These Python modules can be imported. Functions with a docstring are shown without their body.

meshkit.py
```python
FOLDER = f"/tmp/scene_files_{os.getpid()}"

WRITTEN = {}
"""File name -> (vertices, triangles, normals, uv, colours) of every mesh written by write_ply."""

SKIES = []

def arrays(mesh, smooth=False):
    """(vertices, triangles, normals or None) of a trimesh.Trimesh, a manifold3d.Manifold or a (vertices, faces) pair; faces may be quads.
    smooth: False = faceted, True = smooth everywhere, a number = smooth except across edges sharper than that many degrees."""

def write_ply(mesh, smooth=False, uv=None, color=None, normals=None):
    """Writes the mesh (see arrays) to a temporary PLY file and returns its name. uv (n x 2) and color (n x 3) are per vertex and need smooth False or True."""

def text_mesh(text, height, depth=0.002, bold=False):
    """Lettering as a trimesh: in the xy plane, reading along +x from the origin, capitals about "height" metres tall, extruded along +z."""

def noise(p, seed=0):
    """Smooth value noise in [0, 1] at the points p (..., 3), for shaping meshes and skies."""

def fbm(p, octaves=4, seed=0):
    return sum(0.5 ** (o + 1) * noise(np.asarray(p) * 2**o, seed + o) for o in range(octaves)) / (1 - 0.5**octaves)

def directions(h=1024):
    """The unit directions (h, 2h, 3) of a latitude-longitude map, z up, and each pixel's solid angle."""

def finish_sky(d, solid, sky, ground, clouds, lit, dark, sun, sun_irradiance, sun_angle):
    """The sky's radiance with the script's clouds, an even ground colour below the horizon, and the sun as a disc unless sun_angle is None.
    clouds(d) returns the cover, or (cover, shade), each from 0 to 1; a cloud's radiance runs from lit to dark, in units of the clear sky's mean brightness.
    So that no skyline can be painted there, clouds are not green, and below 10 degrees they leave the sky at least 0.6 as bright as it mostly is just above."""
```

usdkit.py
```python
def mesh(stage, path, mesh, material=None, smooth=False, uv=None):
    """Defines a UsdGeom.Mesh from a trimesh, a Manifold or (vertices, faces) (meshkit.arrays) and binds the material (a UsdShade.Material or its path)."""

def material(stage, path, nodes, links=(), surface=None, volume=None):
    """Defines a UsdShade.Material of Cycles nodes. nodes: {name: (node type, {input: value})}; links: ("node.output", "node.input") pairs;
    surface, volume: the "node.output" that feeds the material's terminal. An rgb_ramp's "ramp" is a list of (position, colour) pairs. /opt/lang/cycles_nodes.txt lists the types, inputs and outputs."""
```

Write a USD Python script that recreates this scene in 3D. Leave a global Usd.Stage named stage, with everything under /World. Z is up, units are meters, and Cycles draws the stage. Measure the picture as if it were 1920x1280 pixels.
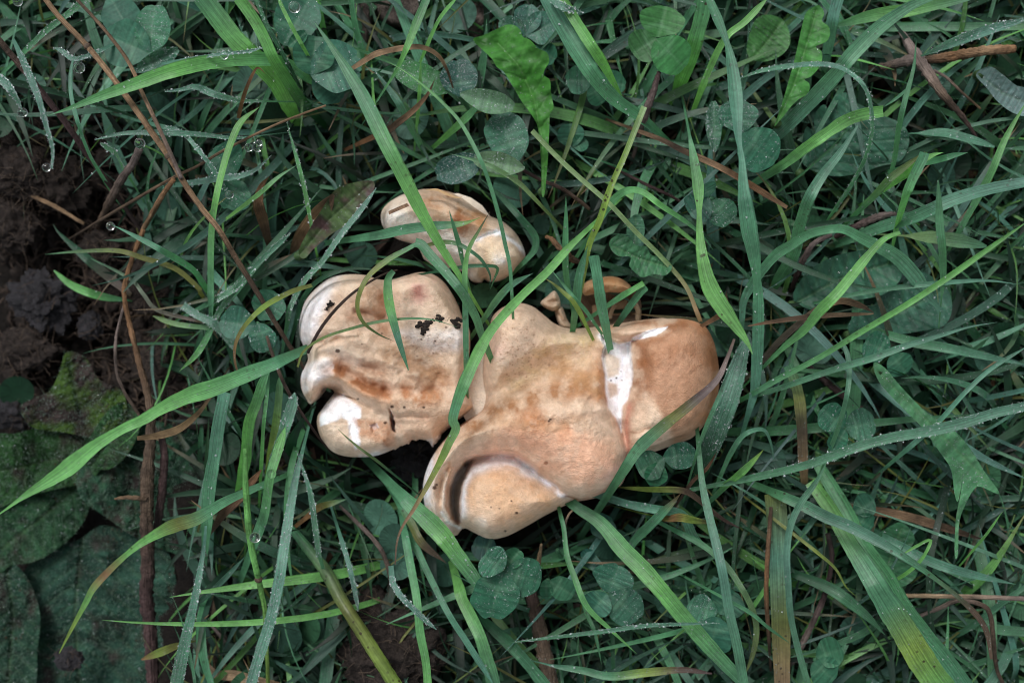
import math, random
import numpy as np, shapely, trimesh
from shapely.geometry import Polygon, LineString, Point
from scipy.spatial import Delaunay
import usdkit, meshkit
from pxr import Usd, UsdGeom, UsdLux, UsdShade, Gf, Sdf, Vt

stage = Usd.Stage.CreateInMemory()
UsdGeom.SetStageUpAxis(stage, UsdGeom.Tokens.z)
UsdGeom.SetStageMetersPerUnit(stage, 1.0)
WORLD = UsdGeom.Xform.Define(stage, '/World')
stage.SetDefaultPrim(WORLD.GetPrim())
UsdGeom.Scope.Define(stage, '/World/Looks')
T3 = Sdf.ValueTypeNames

# ---------------------------------------------------------------- camera, sky, sun, exposure
CAM_H = 0.40                    # metres above the turf, looking straight down
TAN = 0.16 / 0.36               # half width of the view: 0.32 m across at the height of the caps
EXPOSURE = 0.72
SKY_STRENGTH = 0.12
SUN_INTENSITY = 0.34
SUN_ANGLE = 18.0
SUN_ELEV = math.radians(52); SUN_ROT = math.radians(-28)   # from the top left of the picture

cam = UsdGeom.Camera.Define(stage, '/World/camera')
cam.CreateHorizontalApertureAttr(36.0)
cam.CreateVerticalApertureAttr(36.0 * 682 / 1024)
cam.CreateFocalLengthAttr(18.0 / TAN)
cam.CreateClippingRangeAttr(Gf.Vec2f(0.01, 100.0))
cam.CreateFStopAttr(8.0)
cam.CreateFocusDistanceAttr(CAM_H - 0.05)
cam.CreateExposureAttr(EXPOSURE)
cam.AddTranslateOp().Set(Gf.Vec3d(0, 0, CAM_H))

sky_mat = usdkit.material(stage, '/World/Looks/overcast_sky', {
    'sky': ('sky_texture', {'sky_type': 'single_scattering', 'sun_disc': False, 'sun_elevation': SUN_ELEV, 'sun_rotation': SUN_ROT, 'aerosol_density': 2.0}),
    'bw': ('rgb_to_bw', {}),
    'co': ('texture_coordinate', {}),
    'n': ('noise_texture', {'scale': 2.2, 'detail': 5.0}),
    'r': ('rgb_ramp', {'ramp': [(0.2, (0.86, 0.94, 1.0)), (0.8, (1.12, 1.16, 1.18))]}),
    'cl': ('mix', {'mix_type': 'multiply', 'fac': 1.0}),
    'mx': ('mix', {'mix_type': 'mix', 'fac': 0.88}),
    'bg': ('background_shader', {'strength': SKY_STRENGTH}),
}, [('sky.color', 'bw.color'), ('co.generated', 'n.vector'), ('n.fac', 'r.fac'), ('bw.val', 'cl.color1'), ('r.color', 'cl.color2'),
    ('sky.color', 'mx.color1'), ('cl.color', 'mx.color2'), ('mx.color', 'bg.color')], surface='bg.background')
dome = UsdLux.DomeLight.Define(stage, '/World/sky')
dome.GetPrim().SetCustomDataByKey('kind', 'structure')
UsdShade.MaterialBindingAPI.Apply(dome.GetPrim()).Bind(sky_mat)
sun = UsdLux.DistantLight.Define(stage, '/World/sun')
sun.CreateNormalizeAttr(True); sun.CreateIntensityAttr(SUN_INTENSITY); sun.CreateAngleAttr(SUN_ANGLE)
sun.CreateColorAttr(Gf.Vec3f(1.0, 0.975, 0.94))
_d = Gf.Vec3d(math.cos(SUN_ELEV) * math.sin(SUN_ROT), math.cos(SUN_ELEV) * math.cos(SUN_ROT), math.sin(SUN_ELEV))
sun.AddTransformOp().Set(Gf.Matrix4d().SetRotate(Gf.Rotation(Gf.Vec3d(0, 0, 1), _d)))

# ---------------------------------------------------------------- helpers
def P(px, py, z):
    """a point at height z (metres) over the turf that stands at the photograph's pixel (px, py)"""
    px, py, z = np.broadcast_arrays(np.asarray(px, float), np.asarray(py, float), np.asarray(z, float))
    s = (CAM_H - z) * 2 * TAN / 1920
    return np.stack([(px - 960) * s, (640 - py) * s, z], -1)

def mpp(z): return (CAM_H - z) * 2 * TAN / 1920

def tl(ox, oy, s, pts): return [(ox + x / s, oy + y / s) for x, y in pts]

_used = {}
def numbered(parent, name):
    k = (parent, name); n = _used.get(k, 0); _used[k] = n + 1
    return f'{parent}/{name}' + (f'_{n:03d}' if n else '')

def tag(prim, label=None, cat=None, group=None, kind=None):
    prim = prim.GetPrim() if hasattr(prim, 'GetPrim') else prim
    for k, v in (('label', label), ('category', cat), ('group', group), ('kind', kind)):
        if v: prim.SetCustomDataByKey(k, v)
    return prim

def thing(name, label, cat, loc=(0, 0, 0), group=None):
    x = UsdGeom.Xform.Define(stage, numbered('/World', name)); x.AddTranslateOp().Set(Gf.Vec3d(*map(float, loc)))
    tag(x, label, cat, group); x.loc = np.asarray(loc, float)
    return x

def vnormals(v, f):
    n = np.zeros_like(v); c = np.cross(v[f[:, 1]] - v[f[:, 0]], v[f[:, 2]] - v[f[:, 0]])
    for k in range(3): np.add.at(n, f[:, k], c)
    l = np.linalg.norm(n, axis=1, keepdims=True)
    return np.where(l > 1e-20, n / np.maximum(l, 1e-20), [0, 0, 1.0])

def put(name, v, f, mat, parent=None, col=None, uv=None, normals=None, smooth=True):
    """ONE mesh prim, its points relative to its thing's base; a top-level mesh gets its own base as translation"""
    v = np.asarray(v, float); f = np.asarray(f, int)
    path = numbered(parent.GetPath().pathString if parent is not None else '/World', name)
    if parent is None:
        base = np.array([v[:, 0].mean(), v[:, 1].mean(), v[:, 2].min()])
    else: base = parent.loc
    m = UsdGeom.Mesh.Define(stage, path)
    if parent is None: m.AddTranslateOp().Set(Gf.Vec3d(*map(float, base)))
    m.CreatePointsAttr(Vt.Vec3fArray.FromNumpy((v - base).astype(np.float32)))
    m.CreateFaceVertexCountsAttr(Vt.IntArray.FromNumpy(np.full(len(f), 3, np.int32)))
    m.CreateFaceVertexIndicesAttr(Vt.IntArray.FromNumpy(f.astype(np.int32).ravel()))
    m.CreateSubdivisionSchemeAttr('none')
    if smooth:
        n = vnormals(v, f) if normals is None else normals
        m.CreateNormalsAttr(Vt.Vec3fArray.FromNumpy(n.astype(np.float32))); m.SetNormalsInterpolation('vertex')
    pv = UsdGeom.PrimvarsAPI(m)
    if col is not None:
        c = np.broadcast_to(np.asarray(col, np.float32), (len(v), 3))
        pv.CreatePrimvar('col', T3.Color3fArray, 'vertex').Set(Vt.Vec3fArray.FromNumpy(np.ascontiguousarray(c)))
    if uv is not None:
        pv.CreatePrimvar('st', T3.TexCoord2fArray, 'vertex').Set(Vt.Vec2fArray.FromNumpy(np.ascontiguousarray(uv, np.float32)))
    if mat is not None: UsdShade.MaterialBindingAPI.Apply(m.GetPrim()).Bind(mat)
    m.loc = base
    return m

def lin(r, g, b, k=1.0):
    c = np.array([r, g, b], float) / 255
    return np.where(c <= 0.04045, c / 12.92, ((c + 0.055) / 1.055) ** 2.4) * k

def sstep(a, b, x):
    t = np.clip((x - a) / (b - a), 0, 1); return t * t * (3 - 2 * t)

def spline(pts, n):
    """n points along a smooth curve through pts (any number of columns), even in arc length of the first two"""
    p = np.asarray(pts, float)
    if len(p) == 2: q = p
    else:
        e = np.vstack([2 * p[0] - p[1], p, 2 * p[-1] - p[-2]]); out = []
        for i in range(1, len(e) - 2):
            t = np.linspace(0, 1, 12, endpoint=False)[:, None]
            a, b, c, d = e[i - 1], e[i], e[i + 1], e[i + 2]
            out.append(0.5 * (2 * b + (c - a) * t + (2 * a - 5 * b + 4 * c - d) * t * t + (3 * b - a - 3 * c + d) * t ** 3))
        q = np.vstack(out + [p[-1:]])
    s = np.r_[0, np.cumsum(np.linalg.norm(np.diff(q[:, :2], axis=0), axis=1))]
    return np.stack([np.interp(np.linspace(0, s[-1], n), s, q[:, k]) for k in range(q.shape[1])], 1)

def closed(pts, step):
    """a smooth closed outline through pts, sampled every step"""
    p = np.asarray(pts, float); n = len(p); out = []
    for i in range(n):
        a, b, c, d = p[i - 1], p[i], p[(i + 1) % n], p[(i + 2) % n]
        t = np.linspace(0, 1, 10, endpoint=False)[:, None]
        out.append(0.5 * (2 * b + (c - a) * t + (2 * a - 5 * b + 4 * c - d) * t * t + (3 * b - a - 3 * c + d) * t ** 3))
    q = np.vstack(out); q = np.vstack([q, q[:1]])
    s = np.r_[0, np.cumsum(np.linalg.norm(np.diff(q, axis=0), axis=1))]
    k = max(int(s[-1] / step), 8); u = np.linspace(0, s[-1], k, endpoint=False)
    return np.stack([np.interp(u, s, q[:, 0]), np.interp(u, s, q[:, 1])], 1)

def fill(outline, step):
    """(points, triangles, polygon) covering the closed outline"""
    poly = Polygon(outline)
    if not poly.is_valid: poly = poly.buffer(0)
    x0, y0, x1, y1 = poly.bounds
    gx, gy = np.meshgrid(np.arange(x0, x1, step), np.arange(y0, y1, step * 0.866))
    gx = gx + (np.arange(gx.shape[0]) % 2)[:, None] * step * 0.5
    g = np.stack([gx.ravel(), gy.ravel()], 1)
    g = g[shapely.contains_xy(poly, g[:, 0], g[:, 1])]
    d = shapely.distance(shapely.points(g), poly.boundary)
    pts = np.vstack([outline, g[d > step * 0.55]])
    tri = Delaunay(pts).simplices
    c = pts[tri].mean(1)
    tri = tri[shapely.contains_xy(poly, c[:, 0], c[:, 1])]
    a = pts[tri]; area = np.cross(a[:, 1] - a[:, 0], a[:, 2] - a[:, 0])
    tri[area > 0] = tri[area > 0][:, ::-1]          # pixel y runs down: make them face up
    return pts, tri, poly

def inside(poly, xy, soft=0.0):
    """signed distance, positive inside"""
    d = shapely.distance(shapely.points(xy), poly.boundary)
    return np.where(shapely.contains_xy(poly, xy[:, 0], xy[:, 1]), d, -d)

def nz(xy, scale, seed=0, oct=4):
    return meshkit.fbm(np.c_[np.asarray(xy) / scale, np.full(len(xy), seed * 7.3 + 0.5)], oct, seed) * 2 - 1

def dline(xy, pts): return shapely.distance(shapely.points(xy), LineString(pts))

def tube(path, rad, sides=7, seed=0, rough=0.0):
    """closed tapered tube along path (n,3) with radii"""
    path = np.asarray(path, float); n = len(path); rad = np.broadcast_to(rad, n)
    t = np.gradient(path, axis=0); t /= np.maximum(np.linalg.norm(t, axis=1, keepdims=True), 1e-12)
    up = np.array([0.13, 0.21, 0.97]); s = np.cross(t, up); s /= np.maximum(np.linalg.norm(s, axis=1, keepdims=True), 1e-9); w = np.cross(s, t)
    a = np.arange(sides) * 2 * np.pi / sides
    rg = np.random.default_rng(seed)
    rr = rad[:, None] * (1 + rough * rg.uniform(-1, 1, (n, sides)))
    v = path[:, None] + rr[..., None] * (np.cos(a)[None, :, None] * s[:, None] + np.sin(a)[None, :, None] * w[:, None])
    v = v.reshape(-1, 3); i = np.arange(n - 1)[:, None] * sides; j = np.arange(sides)[None]; k = (j + 1) % sides
    q = np.stack([i + j, i + k, i + sides + k, i + sides + j], -1).reshape(-1, 4)
    f = np.vstack([q[:, [0, 1, 2]], q[:, [0, 2, 3]]])
    caps = [[0, k + 1, k] for k in range(1, sides - 1)] + [[(n - 1) * sides, (n - 1) * sides + k, (n - 1) * sides + k + 1] for k in range(1, sides - 1)]
    uv = np.stack([np.tile(np.arange(sides) / sides, n), np.repeat(np.linspace(0, 1, n), sides)], 1)
    return v, np.vstack([f, caps]), uv

_ico = trimesh.creation.icosphere(subdivisions=1); ICO_V, ICO_F = np.array(_ico.vertices), np.array(_ico.faces)
_ico0 = trimesh.creation.icosphere(subdivisions=0); ICO0_V, ICO0_F = np.array(_ico0.vertices), np.array(_ico0.faces)

def balls(centers, radii, flat=0.75, low=True):
    V, F = (ICO0_V, ICO0_F) if low else (ICO_V, ICO_F)
    centers = np.asarray(centers, float).reshape(-1, 3); radii = np.broadcast_to(radii, len(centers))
    v = centers[:, None] + V[None] * radii[:, None, None] * np.array([1, 1, flat])
    f = F[None] + (np.arange(len(centers)) * len(V))[:, None, None]
    return v.reshape(-1, 3), f.reshape(-1, 3)

# ---------------------------------------------------------------- materials
def mat(name, nodes, links, surface): return usdkit.material(stage, '/World/Looks/' + name, nodes, links, surface=surface)

def leafy(name, rough=0.42, trans=0.28, stripes=60.0, mottle=0.35, bump=0.25, spec=0.5, spots=0.0, bdist=0.0004):
    n = {
        'c': ('attribute', {'attribute': 'col'}), 'uv': ('texture_coordinate', {}), 'g': ('geometry', {}),
        'n1': ('noise_texture', {'scale': 160.0, 'detail': 4.0}),
        'n2': ('noise_texture', {'scale': 900.0, 'detail': 3.0}),
        'm1': ('map_range', {'from_min': 0.25, 'from_max': 0.75, 'to_min': 1 - mottle, 'to_max': 1 + mottle}),
        'm2': ('map_range', {'from_min': 0.25, 'from_max': 0.75, 'to_min': 0.85, 'to_max': 1.15}),
        'mm': ('math', {'math_type': 'multiply'}),
        'mp': ('mapping', {'scale': (stripes, 0.7, 1.0)}),
        'w': ('noise_texture', {'dimensions': '2D', 'scale': 1.0, 'detail': 2.0}),
        'm3': ('map_range', {'from_min': 0.3, 'from_max': 0.7, 'to_min': 0.72, 'to_max': 1.24}),
        'mm2': ('math', {'math_type': 'multiply'}),
        'cx': ('combine_color', {}),
        'mul': ('mix', {'mix_type': 'multiply', 'fac': 1.0}),
        'hs': ('math', {'math_type': 'add'}),
        'bp': ('bump', {'strength': bump, 'distance': bdist}),
        'p': ('principled_bsdf', {'roughness': rough, 'specular_ior_level': spec}),
        't': ('translucent_bsdf', {}),
        'mc': ('mix_closure', {'fac': trans}),
    }
    l = [('g.position', 'n1.vector'), ('g.position', 'n2.vector'), ('n1.fac', 'm1.value'), ('n2.fac', 'm2.value'),
         ('m1.result', 'mm.value1'), ('m2.result', 'mm.value2'), ('uv.UV', 'mp.vector'), ('mp.vector', 'w.vector'), ('w.fac', 'm3.value'),
         ('mm.value', 'mm2.value1'), ('m3.result', 'mm2.value2'), ('mm2.value', 'cx.r'), ('mm2.value', 'cx.g'), ('mm2.value', 'cx.b'),
         ('c.color', 'mul.color1'), ('cx.color', 'mul.color2'), ('w.fac', 'hs.value1'), ('n2.fac', 'hs.value2'), ('hs.value', 'bp.height'), ('bp.normal', 'p.normal'),
         ('p.BSDF', 'mc.closure1'), ('t.BSDF', 'mc.closure2')]
    src = 'mul.color'
    if spots:
        n['vs'] = ('voronoi_texture', {'scale': 420.0, 'randomness': 1.0}); n['ns'] = ('noise_texture', {'scale': 60.0, 'detail': 2.0})
        n['a1'] = ('map_range', {'from_min': 0.16, 'from_max': 0.24, 'to_min': 1.0, 'to_max': 0.0, 'clamp': True})
        n['a2'] = ('map_range', {'from_min': 0.5, 'from_max': 0.62, 'to_min': 0.0, 'to_max': spots, 'clamp': True})
        n['a3'] = ('math', {'math_type': 'multiply'}); n['sp'] = ('mix', {'color2': (0.035, 0.022, 0.012)})
        l += [('g.position', 'vs.vector'), ('g.position', 'ns.vector'), ('vs.distance', 'a1.value'), ('ns.fac', 'a2.value'), ('a1.result', 'a3.value1'), ('a2.result', 'a3.value2'),
              ('a3.value', 'sp.fac'), ('mul.color', 'sp.color1')]
        src = 'sp.color'
    n['tc'] = ('mix', {'mix_type': 'multiply', 'fac': 1.0, 'color2': (1.15, 1.3, 0.7)})
    l += [(src, 'p.base_color'), (src, 'tc.color1'), ('tc.color', 't.color')]
    return mat(name, n, l, 'mc.closure')

GRASS = leafy('grass_blade', stripes=18.0, mottle=0.26, spec=0.42, rough=0.46, spots=0.4)
GRASS_SPOT = leafy('spotted_grass_blade', stripes=16.0, mottle=0.3, spots=0.9, spec=0.42)
LEAF = leafy('clover_leaf', rough=0.48, trans=0.12, stripes=10.0, mottle=0.25, bump=0.35, spec=0.2)
BROAD = leafy('broad_hairy_leaf', rough=0.62, trans=0.08, stripes=9.0, mottle=0.5, bump=1.0, spots=0.85, spec=0.12, bdist=0.0012)
DRY = leafy('dry_straw', rough=0.6, trans=0.08, stripes=24.0, mottle=0.55, bump=1.0, spec=0.2, bdist=0.0007)

WATER = mat('dew_water', {
    'gl': ('principled_bsdf', {'base_color': (1, 1, 1), 'roughness': 0.02, 'ior': 1.33, 'transmission_weight': 1.0}),
    'df': ('principled_bsdf', {'base_color': (0.75, 0.82, 0.82), 'roughness': 0.08, 'specular_ior_level': 0.9}),
    'mc': ('mix_closure', {'fac': 0.22})}, [('gl.BSDF', 'mc.closure1'), ('df.BSDF', 'mc.closure2')], 'mc.closure')
DROP = mat('dew_drop', {'gl': ('principled_bsdf', {'base_color': (1, 1, 1), 'roughness': 0.0, 'ior': 1.33, 'transmission_weight': 1.0})}, [], 'gl.BSDF')

def fungus(name, rough=0.66, bump=0.6):
    return mat(name, {
        'c': ('attribute', {'attribute': 'col'}), 'g': ('geometry', {}),
        'n1': ('noise_texture', {'scale': 420.0, 'detail': 6.0, 'roughness': 0.6}), 'n2': ('noise_texture', {'scale': 2200.0, 'detail': 3.0}),
        'm1': ('map_range', {'from_min': 0.25, 'from_max': 0.75, 'to_min': 0.80, 'to_max': 1.17}),
        'm2': ('map_range', {'from_min': 0.25, 'from_max': 0.75, 'to_min': 0.93, 'to_max': 1.07}),
        'mm': ('math', {'math_type': 'multiply'}), 'cx': ('combine_color', {}), 'mul': ('mix', {'mix_type': 'multiply', 'fac': 1.0}),
        'ad': ('math', {'math_type': 'add'}), 'bp': ('bump', {'strength': bump, 'distance': 0.0008}),
        'p': ('principled_bsdf', {'roughness': rough, 'specular_ior_level': 0.2, 'subsurface_weight': 0.12, 'subsurface_scale': 0.002, 'subsurface_radius': (1.0, 0.5, 0.3)})},
        [('g.position', 'n1.vector'), ('g.position', 'n2.vector'), ('n1.fac', 'm1.value'), ('n2.fac', 'm2.value'), ('m1.result', 'mm.value1'), ('m2.result', 'mm.value2'),
         ('mm.value', 'cx.r'), ('mm.value', 'cx.g'), ('mm.value', 'cx.b'), ('c.color', 'mul.color1'), ('cx.color', 'mul.color2'), ('mul.color', 'p.base_color'),
         ('n1.fac', 'ad.value1'), ('n2.fac', 'ad.value2'), ('ad.value', 'bp.height'), ('bp.normal', 'p.normal')], 'p.BSDF')
CAPM = fungus('mushroom_skin')
FLESH = fungus('mushroom_flesh', 0.7, 0.6)

def earthy(name, dark, light, scale=260.0, rough=0.75, sp=0.12):
    return mat(name, {
        'g': ('geometry', {}), 'n1': ('noise_texture', {'scale': scale, 'detail': 8.0, 'roughness': 0.68}), 'n2': ('noise_texture', {'scale': scale * 5, 'detail': 4.0}),
        'r': ('rgb_ramp', {'ramp': [(0.3, dark), (0.55, tuple((np.array(dark) + np.array(light)) / 2)), (0.75, light)]}),
        'ad': ('math', {'math_type': 'add'}), 'bp': ('bump', {'strength': 0.9, 'distance': 0.0015}), 'p': ('principled_bsdf', {'roughness': rough, 'specular_ior_level': sp})},
        [('g.position', 'n1.vector'), ('g.position', 'n2.vector'), ('n1.fac', 'r.fac'), ('r.color', 'p.base_color'), ('n1.fac', 'ad.value1'), ('n2.fac', 'ad.value2'), ('ad.value', 'bp.height'), ('bp.normal', 'p.normal')], 'p.BSDF')
SOIL = earthy('dark_soil', (0.004, 0.0033, 0.003), (0.022, 0.017, 0.014))
CLOD = earthy('crumbly_soil', (0.009, 0.007, 0.0065), (0.078, 0.060, 0.052), 520.0)
BLACKSOIL = earthy('black_wet_soil', (0.007, 0.006, 0.007), (0.045, 0.040, 0.046), 420.0, 0.45, 0.35)
BARK = earthy('weathered_bark', (0.03, 0.022, 0.02), (0.24, 0.19, 0.165), 500.0)
STONE = earthy('pale_stone', (0.3, 0.26, 0.24), (0.55, 0.5, 0.46), 300.0)
# ---------------------------------------------------------------- ground
def ground_z(x, y):
    """height of the soil (metres): level under the turf, dug away at the left"""
    p = np.stack([np.asarray(x, float), np.asarray(y, float)], -1).reshape(-1, 2)
    px, py = 960 + p[:, 0] / mpp(0), 640 - p[:, 1] / mpp(0)
    pit = sstep(420, 120, px) * sstep(180, 520, py)
    z = -0.022 * pit + 0.004 * nz(p, 0.05, 3) + 0.0015 * nz(p, 0.009, 4)
    return z.reshape(np.shape(x))

def build_ground():
    k = np.sign(np.linspace(-1, 1, 261)) * np.abs(np.linspace(-1, 1, 261)) ** 3.2 * 3.0
    u = np.linspace(-1, 1, 261); k = 0.42 * u + 2.6 * u ** 9
    X, Y = np.meshgrid(k, k); Z = ground_z(X, Y) - 0.002
    v = np.stack([X, Y, Z], -1).reshape(-1, 3); n = len(k)
    i = (np.arange(n - 1)[:, None] * n + np.arange(n - 1)[None]).ravel()
    f = np.vstack([np.c_[i, i + 1, i + n + 1], np.c_[i, i + n + 1, i + n]])
    tag(put('ground', v, f, SOIL), 'dark damp soil under the grass', kind='structure')
build_ground()

# ---------------------------------------------------------------- mushrooms
PALE, PEACH, TANC = lin(218, 197, 176), lin(203, 168, 141), lin(182, 143, 111)
BROWN, RUST, PINK = lin(142, 92, 60), lin(176, 122, 86), lin(204, 160, 146)
WHITE, CREAM, GREYW = lin(248, 244, 246), lin(232, 214, 196), lin(226, 220, 222)
DARK = lin(70, 48, 38)

def paint(xy, base, items, seed, warp=9.0):
    q = xy + warp * np.stack([nz(xy, 26, seed + 1), nz(xy, 26, seed + 2)], 1) + 0.35 * warp * np.stack([nz(xy, 7, seed + 3), nz(xy, 7, seed + 4)], 1)
    c = np.broadcast_to(base, (len(xy), 3)).copy()
    blot = 0.25 + 0.8 * sstep(-0.42, 0.45, nz(xy, 20, seed + 5, 5) + 0.35 * nz(xy, 5, seed + 6, 3)) 
    for kind, g, s, colour, k in items:
        if kind == 'l': w = np.exp(-0.5 * (dline(q, g) / s) ** 2) * (blot * 1.3 if s > 5 and k < 1 else 1.0)
        elif kind == 'L': w = np.exp(-0.5 * (dline(xy + 0.4 * (q - xy), g) / s) ** 2)
        elif kind == 'b': w = np.exp(-0.5 * (np.linalg.norm(q - np.asarray(g), axis=1) / s) ** 2) * blot * 1.4
        elif kind == 'p': w = sstep(-s, s, inside(Polygon(g).buffer(0), q)) * np.clip(blot + (0.85 if k >= 0.85 else 0.35), 0, 1)
        elif kind == 'P': w = sstep(-s, s, inside(Polygon(g).buffer(0), xy + 0.3 * (q - xy)))
        elif kind == 'd': w = sstep(s + 0.8, s - 0.8, np.linalg.norm((xy - np.asarray(g)) * [1.0, 1.25], axis=1))
        w = np.clip(w * k, 0, 1)[:, None]
        c = c * (1 - w) + np.asarray(colour) * w
    m = nz(xy, 13, seed + 9, 5); m2 = nz(xy, 4.5, seed + 10, 3)
    return np.clip(c * (1 + 0.24 * m[:, None] * [0.75, 1.0, 1.2] + 0.12 * m2[:, None]), 0, 0.93)

def cap_surface(outline, zrim, edge, lobes, feats, cuts, noise_amp=0.35, seed=0, step=1.9, k=1.6, under=5.0):
    """a closed cap: top relief from lobes (polygon, height mm, rounding px), ridges/valleys (line, width px, mm) and cuts (polygon, mm, softness px), and an underside that curls in"""
    o = closed(outline, step); pts, tri, poly = fill(o, step)
    acc = np.full(len(pts), 0.0)
    for g, h, r in lobes:
        d = inside(Polygon(closed(g, 4)).buffer(0), pts)
        t = np.clip((d + r * 0.25) / (r * 1.25), 0, 1)
        acc += np.exp(h * np.sqrt(1 - (1 - t) ** 2) / k)
    z = k * np.log(acc + 1)
    for line, s, a in feats:
        z = z + a * np.exp(-0.5 * (dline(pts, line) / s) ** 2) if len(line) > 1 else z + a * np.exp(-0.5 * (np.linalg.norm(pts - np.asarray(line[0]), axis=1) / s) ** 2)
    z = z + noise_amp * (nz(pts, 30, seed, 3) * 2.0 + nz(pts, 9, seed + 1, 3))
    dist = np.zeros(len(pts)); dist[len(o):] = shapely.distance(shapely.points(pts[len(o):]), poly.boundary)
    t = np.clip(dist / edge, 0, 1)
    z = np.maximum(z, 3.0) * np.sqrt(1 - (1 - t) ** 2)
    z = z + 0.10 * nz(pts, 4.2, seed + 4, 2)
    for g, a, s in cuts:
        wob = pts + 2.6 * np.stack([nz(pts, 8, seed + 7), nz(pts, 8, seed + 8)], 1)
        z = z - a * sstep(-s * 0.5, s, inside(Polygon(g).buffer(0), wob))
    z = np.maximum(z, -2.0 * np.ones_like(z))
    zb = -under * np.sqrt(1 - (1 - np.clip(dist / 26.0, 0, 1)) ** 2)
    zb = np.minimum(zb, z - 1.0 * np.clip(dist / 4.0, 0, 1))
    return pts, tri, (zrim + z) * 1e-3, (zrim + zb) * 1e-3, len(o)

def emit_cap(t, surf, col, splits, under_col):
    """splits: (name, polygon, material); faces of the top go to the first that holds them, the rest and the underside to 'cap'"""
    pts, tri, zt, zb, nb = surf
    top = P(pts[:, 0], pts[:, 1], zt); nrm = vnormals(top, tri)
    who = np.full(len(tri), -1); c = pts[tri].mean(1)
    for i, (nm, g, m) in enumerate(splits):
        who[(who < 0) & shapely.contains_xy(Polygon(closed(g, 3)).buffer(0), c[:, 0], c[:, 1])] = i
    for i in range(-1, len(splits)):
        f = tri[who == i]
        if not len(f): continue
        u, inv = np.unique(f.ravel(), return_inverse=True)
        name, m = ('cap', CAPM) if i < 0 else (splits[i][0], splits[i][2])
        put(name, top[u], inv.reshape(-1, 3), m, t, col[u], normals=nrm[u])
    # underside shares the outline with the top
    bot = np.column_stack([top[:, 0], top[:, 1], zb]); bot[:nb] = top[:nb]
    f = tri[:, ::-1]
    put('underside', bot, f, FLESH, t, under_col)

def stem(t, a, b, r0, r1, colour=CREAM):
    n = 9; p = np.linspace(0, 1, n)[:, None] * (np.asarray(b) - np.asarray(a)) + np.asarray(a)
    v, f, uv = tube(p, np.linspace(r0, r1, n), 18, 3, 0.03)
    put('stem', v, f, FLESH, t, colour)

# --- A: the tan cap at the left with a split lower rim
def TA(*p): return tl(540, 490, 3.2816, p)
def TB(*p): return tl(520, 320, 1.7773, p)
def T4(*p): return tl(1080, 560, 4.0, p)
def TC(*p): return tl(700, 330, 3.5556, p)

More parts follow.
